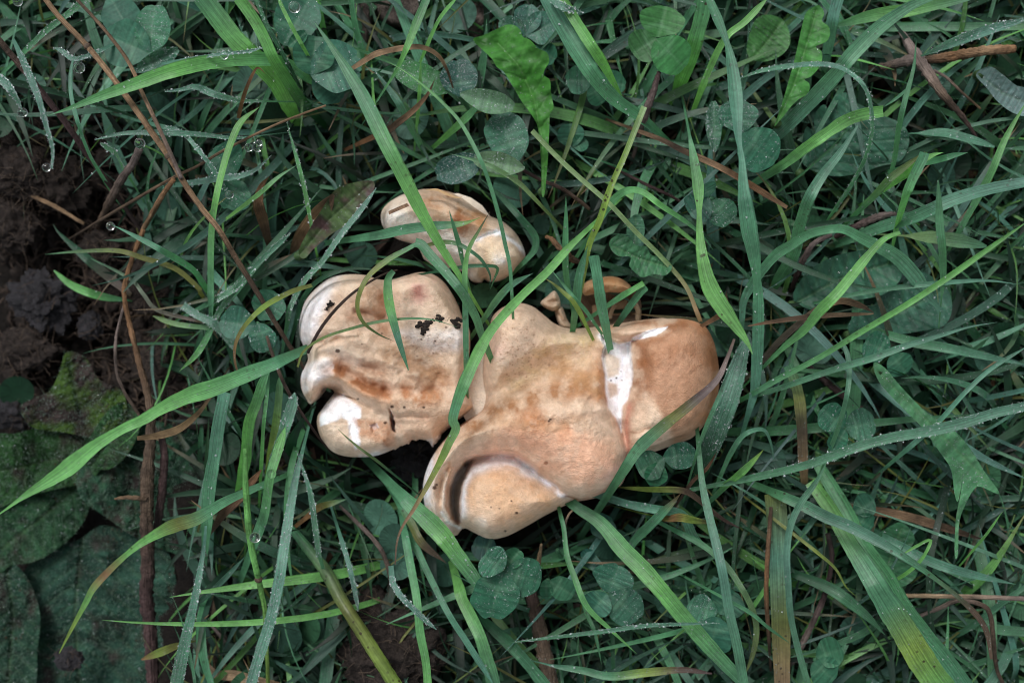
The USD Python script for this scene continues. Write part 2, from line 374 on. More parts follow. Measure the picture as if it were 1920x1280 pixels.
A_out = TA((100,230),(170,150),(260,88),(370,66),(480,72),(560,98),(640,98),(720,75),(800,55),(880,60),(960,110),(1020,190),(1065,280),(1088,345),(1122,395),(1134,455),(1130,560),(1114,680),(1118,780),(1152,885),(1125,930),(1050,990),(1000,1030),(960,1065),(925,1125),(885,1155),(850,1112),(790,1110),(720,1140),(668,1160),(600,1190),(540,1208),(470,1216),(360,1212),(270,1182),(210,1122),(175,1050),(165,960),(198,900),(245,835),(270,806),(228,792),(210,826),(163,880),(130,886),(100,850),(70,780),(65,720),(80,660),(110,600),(92,545),(60,470),(55,390),(70,310))
A_lobes = [
 (TA((58,390),(70,300),(130,200),(240,100),(370,66),(500,76),(590,180),(620,400),(520,560),(300,610),(110,600)), 21, 36),
 (TA((610,110),(720,72),(850,52),(960,110),(1060,280),(1168,420),(1165,560),(900,600),(650,560),(600,300)), 21, 38),
 (TA((105,560),(250,420),(600,330),(1000,360),(1165,440),(1150,700),(1185,880),(1050,990),(700,1000),(480,905),(300,760),(150,700)), 20.5, 34),
 (TA((160,960),(245,815),(330,790),(440,820),(660,900),(700,1000),(668,1160),(560,1208),(300,1205),(200,1120)), 16, 40),
 (TA((640,900),(900,860),(1150,820),(1185,880),(960,1065),(890,1155),(720,1140),(668,1160)), 16.5, 40),
 (TA((65,720),(110,570),(260,540),(400,690),(260,790),(130,885),(80,800)), 19.5, 26)]
A_feats = [(TA((330,668),(410,705),(480,760),(590,795)), 8, -3.6), (TA((600,800),(700,790),(820,815),(900,790)), 7, -1.8), (TA((290,700),(400,780),(520,835)), 8, 2.2), (TA((640,850),(760,845),(900,850)), 10, 1.2), (TA((470,640),(560,690),(600,760)), 6, -1.2), (TA((700,690),(800,740),(830,800)), 5, -1.0), (TA((880,600),(930,690),(900,770)), 6, -1.0), (TA((380,470),(520,520),(640,540)), 8, 1.2),
 (TA((560,400),(720,500),(900,600),(960,720)), 26, -3.2), (TA((420,310),(500,320),(580,345)), 4, -2.2), (TA((560,90),(570,200),(600,330)), 13, -3.5), (TA((330,540),(480,600),(640,620)), 7, 1.6), (TA((300,590),(420,640),(540,655)), 7, -1.8),
 (TA((95,545),(200,500),(300,470)), 7, -3.0), (TA((240,490),(300,455),(420,450)), 3.0, 1.4), (TA((800,200)), 16, -2.2), (TA((640,640),(740,700),(860,700)), 6, 1.0), (TA((700,600),(820,620),(930,700)), 5, -1.3), (TA((130,660),(200,620),(300,600)), 5, 0.8), (TA((655,955),(760,950),(860,955)), 3.5, -1.6), (TA((1110,360),(1165,450),(1150,600),(1145,760),(1180,880)), 8, -6), (TA((300,835),(420,868),(500,900)), 5, -1.2)]
A_cuts = [(TA((622,905),(650,950),(662,1050),(640,1040),(628,980)), 7, 2.0), (TA((505,1005),(540,990),(552,1030),(520,1055)), 1.2, 2.0), (TA((215,790),(285,795),(420,850),(330,830),(262,830),(205,880),(170,880)), 6, 5.0),
 (TA((205,900),(300,850),(440,910),(420,980),(400,1150),(380,1080),(380,1000),(200,1000)), 0.7, 2.0)]
A_paint = [
 ('p', TA((50,300),(200,130),(330,80),(200,330),(130,560),(60,500)), 12, GREYW, 0.85), ('p', TA((60,720),(110,620),(250,590),(330,660),(180,740),(100,800)), 6, WHITE, 0.75),
 ('b', TA((520,230))[0], 22, TANC, 0.8), ('l', TA((400,320),(500,340),(600,430)), 14, BROWN, 0.55), ('b', TA((560,190))[0], 10, BROWN, 0.6), ('b', TA((820,190))[0], 20, PINK, 0.8), ('b', TA((810,200))[0], 9, lin(176,122,108), 0.7),
 ('b', TA((380,70))[0], 18, PALE, 0.6), ('l', TA((300,660),(500,770),(760,830),(930,800)), 16, RUST, 0.85), ('l', TA((330,670),(500,765),(620,800)), 6, BROWN, 0.8), ('l', TA((700,640),(860,690),(940,740)), 12, BROWN, 0.5),
 ('l', TA((640,560),(780,600),(900,690)), 22, TANC, 0.7), ('l', TA((300,590),(420,650),(600,660)), 9, BROWN, 0.45), ('p', TA((680,420),(900,420),(1100,420),(1090,540),(900,560),(760,500)), 10, GREYW, 0.6),
 ('b', TA((850,420))[0], 20, PALE, 0.7), ('l', TA((110,600),(300,560),(420,620)), 9, CREAM, 0.5),
 ('P', TA((190,960),(205,900),(262,815),(340,822),(450,905),(450,955),(400,985),(330,965),(290,985),(200,1015)), 2.2, WHITE, 1.0), ('p', TA((370,980),(430,960),(440,1100),(420,1150),(380,1090)), 3, WHITE, 0.9), ('p', TA((505,1005),(545,990),(555,1035),(520,1060)), 2, WHITE, 0.95),
 ('p', TA((390,960),(470,950),(640,1000),(660,1140),(560,1120),(440,1060)), 6, lin(186,126,88), 0.65), ('b', TA((610,1110))[0], 9, BROWN, 0.9), ('p', TA((225,1000),(330,950),(380,1010),(390,1150),(300,1190),(210,1110)), 6, PALE, 0.5),
 ('l', TA((470,1214),(600,1188)), 7, GREYW, 0.7), ('p', TA((840,1100),(950,1060),(920,1130),(885,1158)), 3, GREYW, 0.8), ('p', TA((660,950),(960,930),(950,1060),(720,1140)), 8, lin(210,168,140), 0.6),
 ('l', TA((140,860),(180,760),(270,780)), 8, RUST, 0.6), ('l', TA((100,870),(160,870),(215,800)), 3.5, CREAM, 0.8), ('P', TA((628,915),(648,950),(658,1045),(642,1040)), 1.5, WHITE, 0.8), ('P', TA((638,970),(655,980),(652,1040)), 1.0, lin(60,40,34), 0.9)]
for x, y, r in [(306,550,4.6),(640,893,3.4),(715,897,2.6),(836,897,2.8),(598,992,3.4),(430,845,2.4),(973,406,2.2),(820,480,2.2),(578,444,2.2),(905,490,2.0),(455,510,1.4),(700,560,1.4)]: A_paint.append(('d', TA((x, y))[0], r, DARK, 0.92))
rr = np.random.default_rng(5)
for _ in range(60):
    x, y = rr.normal(900, 110), rr.normal(470, 70); A_paint.append(('d', TA((x, y))[0], rr.uniform(0.7, 1.6), lin(96, 66, 50), 0.6))
def ragged(pts, keep, amp, seed):
    q = closed(pts, 2.2); n = nz(q, 6.5, seed, 3) + 0.6 * nz(q, 2.6, seed + 1, 2); w = np.clip(inside(Polygon(keep).buffer(0), q) / 6, 0, 1)
    c = np.asarray(pts).mean(0); dv = q - c; dv /= np.linalg.norm(dv, axis=1, keepdims=True)
    return q + dv * (n * amp * w)[:, None]
A_out = ragged(list(Polygon(closed(A_out, 3)).buffer(-4.0).exterior.coords)[:-1], TA((60,760),(330,760),(330,870),(190,1000),(100,920),(0,900)), 2.4, 5)
A_out = ragged(A_out, TA((640,1230),(640,1090),(850,1080),(1010,1000),(1060,1060),(900,1230)), 5.0, 6)
def mushroom_a():
    s = cap_surface(A_out, 20, 26, A_lobes, A_feats, A_cuts, seed=11)
    bump = sstep(-20, 40, inside(Polygon(TA((300,600),(480,480),(900,520),(1050,700),(950,840),(500,830),(330,720))), s[0]))
    s = (s[0], s[1], s[2] + 1e-3 * bump * (0.8 * nz(s[0], 16, 12, 3) + 0.3 * nz(s[0], 6, 13, 2)), s[3], s[4])
    col = paint(s[0], PEACH * 0.55 + PALE * 0.45, A_paint, 20)
    c = P(705, 690, 0); t = thing('mushroom', group='mushrooms in the grass', label='tan mushroom with wavy cap and split lower rim, left of the largest one', cat='mushroom', loc=(c[0], c[1], float(ground_z(c[0], c[1]))))
    emit_cap(t, s, col, [('torn_flesh', TA((200,1000),(205,900),(262,812),(330,825),(445,900),(440,960),(395,990),(300,985)), FLESH), ('torn_flesh', TA((505,1005),(545,990),(555,1035),(520,1060)), FLESH),
      ('rim_flap', TA((160,1060),(158,960),(200,1005),(300,990),(390,990),(500,930),(655,960),(668,1165),(560,1225),(300,1225)), CAPM), ('rolled_edge', TA((640,1165),(660,955),(800,950),(980,930),(980,1070),(890,1180)), CAPM)], lin(200,180,165))
    stem(t, P(705, 690, -0.004), P(705, 680, 0.022), 0.013, 0.016)
mushroom_a()

# --- B: the largest, three-lobed, torn cap
B_out = TB((715,480),(750,450),(800,435),(850,446),(890,475),(930,506),(980,520),(1080,512),(1200,494),(1300,484),(1380,490),(1430,515),(1460,570),(1475,640),(1478,700),(1470,760),(1440,830),(1390,890),(1330,915),(1290,930),(1230,952),(1190,970),(1172,990),(1165,1020),(1140,1058),(1060,1095),(980,1112),(900,1150),(830,1190),(760,1224),(700,1231),(650,1208),(622,1196),(600,1218),(560,1220),(520,1186),(490,1130),(480,1060),(490,1000),(520,935),(570,872),(630,825),(676,794),(686,752),(680,710),(678,660),(684,600),(700,545),(705,510))
B_lobes = [
 (TB((668,720),(665,640),(700,510),(750,450),(800,435),(860,450),(930,510),(1010,570),(930,660),(800,740),(700,780)), 22, 60),
 (TB((690,770),(780,640),(930,510),(1080,508),(1200,494),(1190,600),(1130,800),(1000,780),(850,770)), 21, 60),
 (TB((478,1060),(490,990),(570,870),(680,785),(800,735),(950,705),(1070,690),(1120,800),(1165,900),(1176,1000),(1140,1060),(1060,1097),(990,1100),(880,1005),(800,955),(700,945),(620,965),(560,1060),(560,1150),(540,1200),(500,1150)), 36, 80),
 (TB((606,1100),(612,1040),(650,985),(720,965),(790,975),(850,1020),(920,1070),(985,1105),(900,1152),(830,1192),(760,1226),(700,1233),(650,1208),(618,1160)), 29, 60),
 (TB((1140,880),(1160,760),(1175,620),(1190,560),(1240,515),(1300,490),(1380,486),(1430,513),(1462,570),(1480,660),(1472,760),(1442,830),(1390,892),(1290,932),(1185,975),(1160,980)), 32, 74),
 (TB((1080,512),(1300,484),(1430,512),(1370,515),(1250,555),(1180,568),(1090,550)), 25, 22)]
B_feats = [(TB((680,770),(800,700),(950,645),(1060,600)), 26, -5.5), (TB((630,975),(660,958),(720,944),(790,952),(860,1002),(920,1050),(1000,1092)), 4, -4.5), (TB((640,948),(720,930),(800,936),(870,985)), 4.5, 1.5), (TB((1150,850),(1165,930),(1172,1000)), 8, -5), (TB((672,760),(664,690),(664,640),(690,560)), 7, -6), (TB((1060,650),(1070,720),(1085,790)), 9, 2.5), (TB((1030,690),(1045,760)), 6, -1.5),
 (TB((720,850),(850,830),(960,850)), 12, -1.2), (TB((1175,880),(1230,860),(1290,850)), 4, -0.9), (TB((1180,910),(1240,895),(1280,900)), 3.5, -0.8), (TB((1180,930),(1230,925),(1270,925)), 3, -0.7), (TB((1200,580),(1215,650),(1190,720)), 10, -2.2),
 (TB((1400,560),(1440,640),(1430,760)), 14, -1.2), (TB((560,1000),(545,1080),(560,1150)), 7, -2.5), (TB((578,1000),(558,1050),(553,1115),(572,1165),(606,1190)), 3.4, 3.2), (TB((545,1010),(530,1080),(540,1150)), 5, -2.0)]
B_cuts = [(TB((590,1010),(625,966),(650,962),(640,1000),(614,1050),(608,1110),(613,1172),(604,1180),(580,1154),(571,1110),(574,1060)), 8, 6.0),
 (T4((180,265),(230,300),(320,335),(408,322),(408,440),(428,560),(418,650),(388,755),(350,800),(340,900),(336,1010),(300,900),(235,810),(222,700),(214,560),(194,440),(214,350)), 4.2, 2.2),
 (T4((405,325),(420,285),(500,255),(600,225),(690,205),(670,235),(600,280),(500,300)), 1.4, 2.0)]
B_paint = [
 ('p', TB((1180,560),(1300,545),(1380,490),(1440,520),(1478,640),(1470,770),(1400,880),(1320,910),(1250,760)), 12, lin(170,124,94), 0.85), ('l', TB((1200,570),(1215,640),(1200,700)), 12, BROWN, 0.7), ('l', TB((1430,520),(1465,600),(1470,740),(1430,840)), 14, RUST, 0.9), ('l', TB((1250,620),(1340,600),(1420,640)), 14, BROWN, 0.4), ('l', TB((1210,620),(1230,720),(1190,790)), 9, BROWN, 0.5), ('l', TB((1440,540),(1462,660)), 6, BROWN, 0.6),
 ('l', TB((1100,530),(1250,505),(1400,500)), 8, RUST, 0.7), ('l', TB((1300,520),(1360,515)), 5, BROWN, 0.8), ('l', TB((1060,580),(1065,660),(1085,760)), 9, RUST, 0.8), ('l', TB((1085,600),(1078,680)), 5, BROWN, 0.6),
 ('p', TB((680,800),(700,560),(800,440),(880,480),(930,560),(820,660),(720,760)), 12, lin(216,184,160), 0.7), ('l', TB((760,700),(900,620),(1040,560)), 24, lin(206,178,136), 0.75), ('l', TB((700,740),(720,640),(790,640)), 14, PALE, 0.7), ('b', TB((730,600))[0], 16, PINK, 0.5),
 ('l', TB((640,850),(760,790),(900,740),(1020,720)), 18, lin(160,114,80), 0.8), ('l', TB((900,640),(1000,680),(1060,720)), 16, lin(176,132,92), 0.6), ('b', TB((850,850))[0], 20, lin(172,110,68), 0.95), ('b', TB((960,870))[0], 14, lin(180,126,86), 0.7), ('l', TB((740,850),(900,860),(1040,840)), 16, TANC, 0.5),
 ('p', TB((640,950),(760,860),(960,870),(1120,900),(1150,1000),(1040,1060),(860,980)), 14, lin(216,164,134), 0.8), ('b', TB((1120,1010))[0], 16, PINK, 0.5), ('l', TB((1000,1095),(1080,1085),(1150,1040)), 8, lin(178,130,106), 0.6),
 ('p', TB((620,1050),(720,985),(850,1040),(960,1110),(800,1190),(660,1190)), 12, lin(212,166,126), 0.7), ('b', TB((680,1170))[0], 18, CREAM, 0.6),
 ('L', TB((618,1150),(617,1060),(645,1003),(690,978)), 4.5, WHITE, 1.0), ('L', TB((660,990),(700,972),(750,963),(800,975),(840,1002)), 7.5, WHITE, 1.0), ('L', TB((820,985),(870,1022),(905,1046)), 4.2, WHITE, 1.0), ('l', TB((760,985),(800,1000)), 3, lin(214,176,146), 0.7), ('l', TB((890,1035),(960,1082)), 2.4, GREYW, 0.9), ('l', TB((960,1082),(1010,1098)), 2.2, BROWN, 0.8),
 ('l', TB((510,960),(490,1050),(510,1150),(560,1210)), 8, GREYW, 0.9), ('l', TB((575,975),(560,1060),(555,1120),(590,1180)), 4, RUST, 0.6), ('P', TB((592,1010),(640,965),(622,1030),(611,1100),(616,1170),(592,1160),(578,1110),(580,1050)), 3, lin(198,184,174), 1.0), ('L', TB((560,1010),(552,1070),(552,1125),(572,1165),(606,1186)), 2.6, CREAM, 1.0), ('L', TB((545,1140),(566,1172),(604,1190)), 2.2, WHITE, 0.8),
 ('P', T4((180,265),(230,300),(320,335),(408,322),(408,440),(428,560),(418,650),(388,755),(350,800),(340,900),(336,1010),(300,900),(235,810),(222,700),(214,560),(194,440),(214,350)), 2.5, WHITE, 0.95), ('P', T4((210,370),(330,450),(320,560),(240,590),(215,480)), 4, lin(208,186,164), 0.85), ('P', T4((235,620),(310,640),(320,720),(250,740)), 4, lin(200,168,142), 0.8), ('L', T4((190,280),(290,375),(390,425)), 4, WHITE, 1.0), ('L', T4((350,440),(335,590),(250,600)), 1.6, lin(236,234,240), 1), ('d', T4((262,612))[0], 2.2, DARK, 0.8), ('d', T4((345,612))[0], 1.6, DARK, 0.7), ('d', T4((338,545))[0], 1.4, DARK, 0.7), ('P', T4((405,325),(420,285),(500,255),(600,225),(690,205),(670,235),(600,280),(500,300)), 1.5, WHITE, 0.9), ('l', TB((1195,590),(1230,575),(1280,560),(1330,530)), 3, BROWN, 0.6),
 ('l', TB((1175,870),(1230,862),(1270,868)), 2.0, lin(140,96,70), 0.5), ('l', TB((1180,905),(1240,892),(1280,898)), 1.6, lin(150,104,76), 0.5), ('l', TB((1175,780),(1160,860),(1170,960)), 5, lin(186,118,100), 0.7)]
for x, y, r in [(797,1139,3.2),(760,1200,2.6),(895,973,4.2),(780,1100,2.0),(910,828,2.6),(905,834,2.4),(740,1125,1.6),(712,1120,1.6),(524,1055,4.4),(530,1046,3.2),(1130,690,2.0)]: B_paint.append(('d', TB((x, y))[0], r, DARK if r != 4.2 else lin(150,100,74), 0.9))
for _ in range(110):
    x, y = rr.normal(815, 45), rr.normal(590, 70); B_paint.append(('d', TB((x, y))[0], rr.uniform(0.8, 2.0), lin(142, 104, 78), 0.6))
B_out = list(Polygon(closed(B_out, 4)).buffer(-3.0).exterior.coords)[:-1]
def mushroom_b():
    s = cap_surface(B_out, 20, 30, B_lobes, B_feats, B_cuts, seed=31, noise_amp=0.3, k=1.9)
    pts, tri, zt, zb, nb = s
    bump = sstep(-30, 40, inside(Polygon(TB((590,900),(800,740),(1080,700),(1150,880),(1040,930),(860,900),(700,900))), pts))
    zt = zt + 1e-3 * bump * (0.75 * nz(pts * [0.7, 1.0], 13, 41, 3) + 0.25 * nz(pts, 5, 42, 2)); s = (pts, tri, zt, zb, nb)
    col = paint(pts, PEACH * 0.6 + PALE * 0.4, B_paint, 50)
    c = P(960, 760, 0); t = thing('mushroom', group='mushrooms in the grass', label='largest mushroom, a three-lobed peach cap with white tears', cat='mushroom', loc=(c[0], c[1], float(ground_z(c[0], c[1]))))
    emit_cap(t, s, col, [('torn_flesh', T4((180,265),(230,300),(320,335),(408,322),(408,440),(428,560),(418,650),(388,755),(350,800),(340,900),(336,1010),(300,900),(235,810),(222,700),(214,560),(194,440),(214,350)), FLESH),
      ('rim_flap', TB((604,1130),(612,1040),(650,985),(720,962),(790,972),(850,1018),(920,1068),(1000,1100),(980,1130),(900,1165),(760,1245),(640,1240)), CAPM),
      ('gills', TB((592,1010),(640,965),(622,1030),(611,1100),(616,1170),(592,1160),(578,1110),(580,1050)), FLESH),
      ('rolled_edge', TB((470,1060),(490,980),(540,900),(600,960),(570,1050),(570,1120),(600,1170),(622,1200),(560,1240),(500,1190)), CAPM)], lin(190,172,160))
    stem(t, P(985, 750, -0.004), P(975, 740, 0.024), 0.016, 0.02)
mushroom_b()

# --- C: the smaller pale cap above
C_out = TC((50,270),(70,210),(130,158),(230,110),(330,88),(430,90),(520,110),(600,150),(680,210),(760,260),(860,302),(940,370),(990,450),(1013,530),(992,590),(920,660),(830,702),(765,706),(742,690),(715,713),(655,700),(600,640),(520,600),(430,570),(350,490),(250,450),(150,415),(72,350))
C_lobes = [(C_out, 20, 52), (TC((300,200),(430,120),(600,180),(860,320),(960,420),(760,420),(560,400),(380,330)), 25, 46), (TC((650,440),(780,380),(900,420),(1010,530),(920,660),(760,690),(680,620)), 23, 40), (TC((120,180),(330,95),(420,200),(300,380),(120,380),(60,280)), 23, 40)]
C_feats = [(TC((690,425),(760,380),(850,368),(920,415),(1000,520)), 3.2, -1.6), (TC((640,470),(620,560),(680,640)), 12, -2.0), (TC((745,620),(740,700)), 6, -3), (TC((350,85),(450,95),(520,130),(600,145)), 3.5, 1.0), (TC((430,450),(600,470)), 14, -1.2)]
C_paint = [('p', TC((40,300),(140,200),(330,300),(560,360),(680,440),(620,600),(740,720),(600,660),(350,510),(70,370)), 12, lin(226,218,210), 0.9), ('l', TC((330,110),(480,160),(620,240),(760,300)), 15, lin(190,140,98), 0.8), ('l', TC((400,120),(500,150)), 9, BROWN, 0.5), ('b', TC((560,290))[0], 14, BROWN, 0.75), ('b', TC((430,300))[0], 14, TANC, 0.6), ('l', TC((470,330),(600,340),(660,390)), 9, BROWN, 0.55),
 ('l', TC((690,425),(760,380),(850,368),(920,415),(1000,520)), 3.2, WHITE, 1.0), ('p', TC((690,460),(780,400),(900,430),(980,540),(900,640),(760,640)), 10, lin(222,192,158), 0.7), ('b', TC((860,560))[0], 12, WHITE, 0.6), ('b', TC((200,170))[0], 14, CREAM, 0.5), ('l', TC((960,500),(1000,540)), 4, BROWN, 0.6), ('P', TC((680,435),(712,412),(705,428),(685,440)), 1, DARK, 0.7)]
def mushroom_c():
    s = cap_surface(C_out, 15, 30, C_lobes, C_feats, [], seed=61)
    col = paint(s[0], PALE * 0.75 + TANC * 0.25, C_paint, 70)
    c = P(850, 440, 0); t = thing('mushroom', group='mushrooms in the grass', label='small pale oval mushroom above the other caps, half hidden by blades', cat='mushroom', loc=(c[0], c[1], float(ground_z(c[0], c[1]))))
    emit_cap(t, s, col, [('rim_nub', TC((600,600),(680,610),(742,640),(742,692),(715,725),(640,710)), CAPM)], lin(205,195,185))
    stem(t, P(850, 440, -0.004), P(850, 435, 0.017), 0.010, 0.013)
    # peeling skin along the top edge
    line = np.array(TC((345,92),(420,84),(490,112),(560,140),(602,132)))
    q = spline(line, 24); w = 5.5 * np.sin(np.linspace(0.15, np.pi, 24)); tz = np.linspace(0.037, 0.0415, 24)
    a = P(q[:, 0], q[:, 1], tz); b = P(q[:, 0] + 0.2 * w, q[:, 1] + w, tz + 0.0018)
    v = np.empty((48, 3)); v[0::2], v[1::2] = a, b
    i = np.arange(23) * 2
    put('peeling_skin', v, np.vstack([np.c_[i, i + 1, i + 3], np.c_[i, i + 3, i + 2]]), CAPM, t, lin(196,158,116))
mushroom_c()

# --- D: the small old cap behind the right lobe, seen on its edge
def mushroom_d():
    rim = TC((1392,745),(1420,705),(1480,684),(1580,668),(1660,688),(1722,742),(1700,770),(1640,778),(1560,776),(1480,786),(1410,795))
    s = cap_surface(rim, 22, 13, [(rim, 9, 22)], [(TC((1420,770),(1560,762),(1700,755)), 3, 0.8)], [], seed=81, under=1.5)
    col = paint(s[0], lin(164,126,92), [('l', TC((1410,785),(1560,768),(1700,760)), 3.5, lin(186,156,124), 0.9), ('l', TC((1500,690),(1640,690)), 6, lin(160,108,66), 0.7)], 80)
    c = P(1140, 570, 0); t = thing('mushroom', group='mushrooms in the grass', label='smallest old brown mushroom tipped over behind the largest cap', cat='mushroom', loc=(c[0], c[1], float(ground_z(c[0], c[1]))))
    emit_cap(t, s, col, [], lin(150,124,100))
    out = closed(TC((1395,785),(1560,768),(1720,755),(1780,830),(1785,940),(1760,990),(1500,1010),(1400,1000),(1370,900)), 2.0)
    pts, tri, poly = fill(out, 2.0); d = inside(poly, pts)
    apex = np.array(TC((1560, 1120))[0]); ang = np.arctan2(pts[:, 1] - apex[1], pts[:, 0] - apex[0])
    z = 0.016 - 0.008 * np.clip(d / 30, 0, 1) + 0.0009 * np.abs((ang * 14) % 1 - 0.5)
    put('gills', P(pts[:, 0], pts[:, 1], z), tri, FLESH, t, np.clip(lin(104,84,68)[None] * (1 + 0.35 * (np.abs((ang * 14) % 1 - 0.5)[:, None] - 0.25)), 0, 1))
    for line in (((1610,850),(1585,900),(1575,950)), ((1745,850),(1765,900),(1762,960))):
        q = spline(TC(*line), 10); v, f, uv = tube(P(q[:, 0], q[:, 1], np.linspace(0.017, 0.0155, 10)), 0.0009, 7)
        put('gill_ridge', v, f, FLESH, t, lin(150,128,104))
    stem(t, P(1140, 575, -0.004), P(1138, 570, 0.010), 0.005, 0.007, lin(170,140,110))
mushroom_d()
for g, lab, z in ((((1115,850),(1160,800),(1210,765),(1245,830),(1240,880),(1190,900)), 'pale torn scrap of mushroom cap lying left of the smallest mushroom', 0.017), (((1210,900),(1255,870),(1290,950),(1320,1010),(1250,1010)), 'brownish torn scrap of mushroom against the largest cap top edge', 0.015)):
    s = cap_surface(TC(*g), z * 1000, 8, [(TC(*g), 5, 10)], [(TC(g[0], g[3]), 3, -1.5)], [], seed=91, under=3)
    pts, tri, zt, zb, nb = s; nn = len(pts); col = paint(pts, lin(196,170,146), [('b', tuple(pts.mean(0)), 8, lin(140,106,84), 0.6)], 92)
    top = P(pts[:, 0], pts[:, 1], zt); bot = np.column_stack([top[:, :2], zb]); bot[:nb] = top[:nb]
    tag(put('mushroom_scrap', np.vstack([top, bot]), np.vstack([tri, tri[:, ::-1] + nn]), FLESH, None, np.vstack([col, col])), lab, 'scrap')
# ---------------------------------------------------------------- grass blades, stalks and leaves of their own
COL = {'fresh': (0.115, 0.300, 0.082), 'mid': (0.068, 0.195, 0.100), 'blue': (0.078, 0.192, 0.136), 'dark': (0.014, 0.060, 0.028), 'yel': (0.170, 0.260, 0.050), 'olive': (0.115, 0.130, 0.035),
       'straw': (0.40, 0.28, 0.165), 'tan': (0.26, 0.165, 0.095), 'brown': (0.088, 0.060, 0.042), 'orange': (0.21, 0.112, 0.056), 'purple': (0.058, 0.034, 0.033), 'grey': (0.20, 0.155, 0.14), 'black': (0.03, 0.022, 0.02), 'pale': (0.20, 0.30, 0.13)}
rnd = np.random.default_rng(7)

def xy(s): return [tuple(float(q) for q in p.split(',')) for p in s.split()]

def cols(c, n):
    """colour along a blade: one name, or names spread root to tip, or (position, name) pairs"""
    if isinstance(c, str): c = c.split('>')
    st = [(i / max(len(c) - 1, 1), k) if isinstance(k, str) else k for i, k in enumerate(c)]
    x = np.linspace(0, 1, n)
    return np.stack([np.interp(x, [s for s, _ in st], [COL[k][j] for _, k in st]) for j in range(3)], 1)

PROF = {'blade': lambda t: (0.78 + 0.22 * sstep(0, 0.3, t)) * np.clip(1 - np.clip((t - 0.45) / 0.55, 0, 1) ** 1.8, 0.03, 1),
        'cut': lambda t: 0.85 + 0.15 * sstep(0, 0.4, t), 'lens': lambda t: np.clip(np.sin(np.pi * np.clip(t, 0.02, 0.985)) ** 0.6, 0.06, 1), 'even': lambda t: np.clip(1 - np.clip((t - 0.8) / 0.2, 0, 1) ** 2, 0.05, 1)}

def ribbon(c, w, roll, vee=0.16, across=5):
    """an arched, creased blade: centre line c (n,3), widths w (n), roll (n)"""
    n = len(c); t = np.gradient(c, axis=0); t /= np.maximum(np.linalg.norm(t, axis=1, keepdims=True), 1e-12)
    h = np.stack([-t[:, 1], t[:, 0], 0 * t[:, 0]], 1); hl = np.linalg.norm(h, axis=1, keepdims=True)
    h = np.where(hl > 1e-4, h / np.maximum(hl, 1e-9), [1, 0, 0])
    for i in range(1, n):
        if (h[i] * h[i - 1]).sum() < 0: h[i] = -h[i]
    up = np.cross(t, h); up *= np.sign(up[:, 2:3] + 1e-9)
    hh = np.cos(roll)[:, None] * h + np.sin(roll)[:, None] * up; uu = -np.sin(roll)[:, None] * h + np.cos(roll)[:, None] * up
    a = np.linspace(-1, 1, across)
    v = c[:, None] + (w[:, None, None] * 0.5) * a[None, :, None] * hh[:, None] + (w[:, None, None] * vee) * (np.abs(a) ** 1.3 - 0.5)[None, :, None] * uu[:, None]
    i = np.arange(n - 1)[:, None] * across; j = np.arange(across - 1)[None]
    q = np.stack([i + j, i + j + 1, i + across + j + 1, i + across + j], -1).reshape(-1, 4)
    f = np.vstack([q[:, [0, 1, 2]], q[:, [0, 2, 3]]])
    vv = v.reshape(-1, 3)
    a0 = vv[f[0]]
    if np.cross(a0[1] - a0[0], a0[2] - a0[0])[2] < 0: f = f[:, ::-1]
    uv = np.stack([np.tile(np.linspace(0, 1, across), n), np.repeat(np.linspace(0, 1, n), across)], 1)
    return vv, f, uv, hh, uu

def dewdrops(v, f, per_mm2, rmin=0.000055, rmax=0.00024, seed=0, edge=None):
    rg = np.random.default_rng(seed)
    a = v[f]; ar = np.linalg.norm(np.cross(a[:, 1] - a[:, 0], a[:, 2] - a[:, 0]), axis=1) / 2
    n = int(ar.sum() * 1e6 * per_mm2)
    k = rg.choice(len(f), n, p=ar / ar.sum()); b = rg.dirichlet([1, 1, 1], n)
    p = (a[k] * b[..., None]).sum(1); nn = np.cross(a[k][:, 1] - a[k][:, 0], a[k][:, 2] - a[k][:, 0]); nn /= np.maximum(np.linalg.norm(nn, axis=1, keepdims=True), 1e-15)
    nn *= np.sign(nn[:, 2:3] + 1e-12)
    r = np.clip(rmin * np.exp(rg.normal(0.25, 0.55, n)), rmin * 0.8, rmax * 1.8)
    c = p + nn * r[:, None] * 0.45
    if edge is not None and len(edge):
        m = int(len(edge) * 0.38); e = edge[rg.integers(0, len(edge), m)] + rg.normal(0, 0.00016, (m, 3))
        c = np.vstack([c, e]); r = np.r_[r, np.clip(rmin * np.exp(rg.normal(0.6, 0.55, len(e))), rmin, rmax * 1.6)]
    return balls(c, r)

def ext_root(q, w, z):
    """carries a blade on from its first seen point down into the soil"""
    d = q[0, :2] - q[min(3, len(q) - 1), :2]; d /= max(np.linalg.norm(d), 1e-9)
    L = 0.55 * max(q[0, 2] - 0, 0.004) / mpp(0.02); e = []
    for t in (1.0, 0.72, 0.45, 0.2):
        e.append([q[0, 0] + d[0] * L * t, q[0, 1] + d[1] * L * t, q[0, 2] * (1 - t ** 1.2) - 0.003 * (t == 1.0)])
    b = P(e[0][0], e[0][1], 0); e[0][2] = float(ground_z(b[0], b[1])) - 0.004
    return np.vstack([np.array(e), q]), np.r_[np.array([0.55, 0.62, 0.7, 0.8]) * w[0], w]

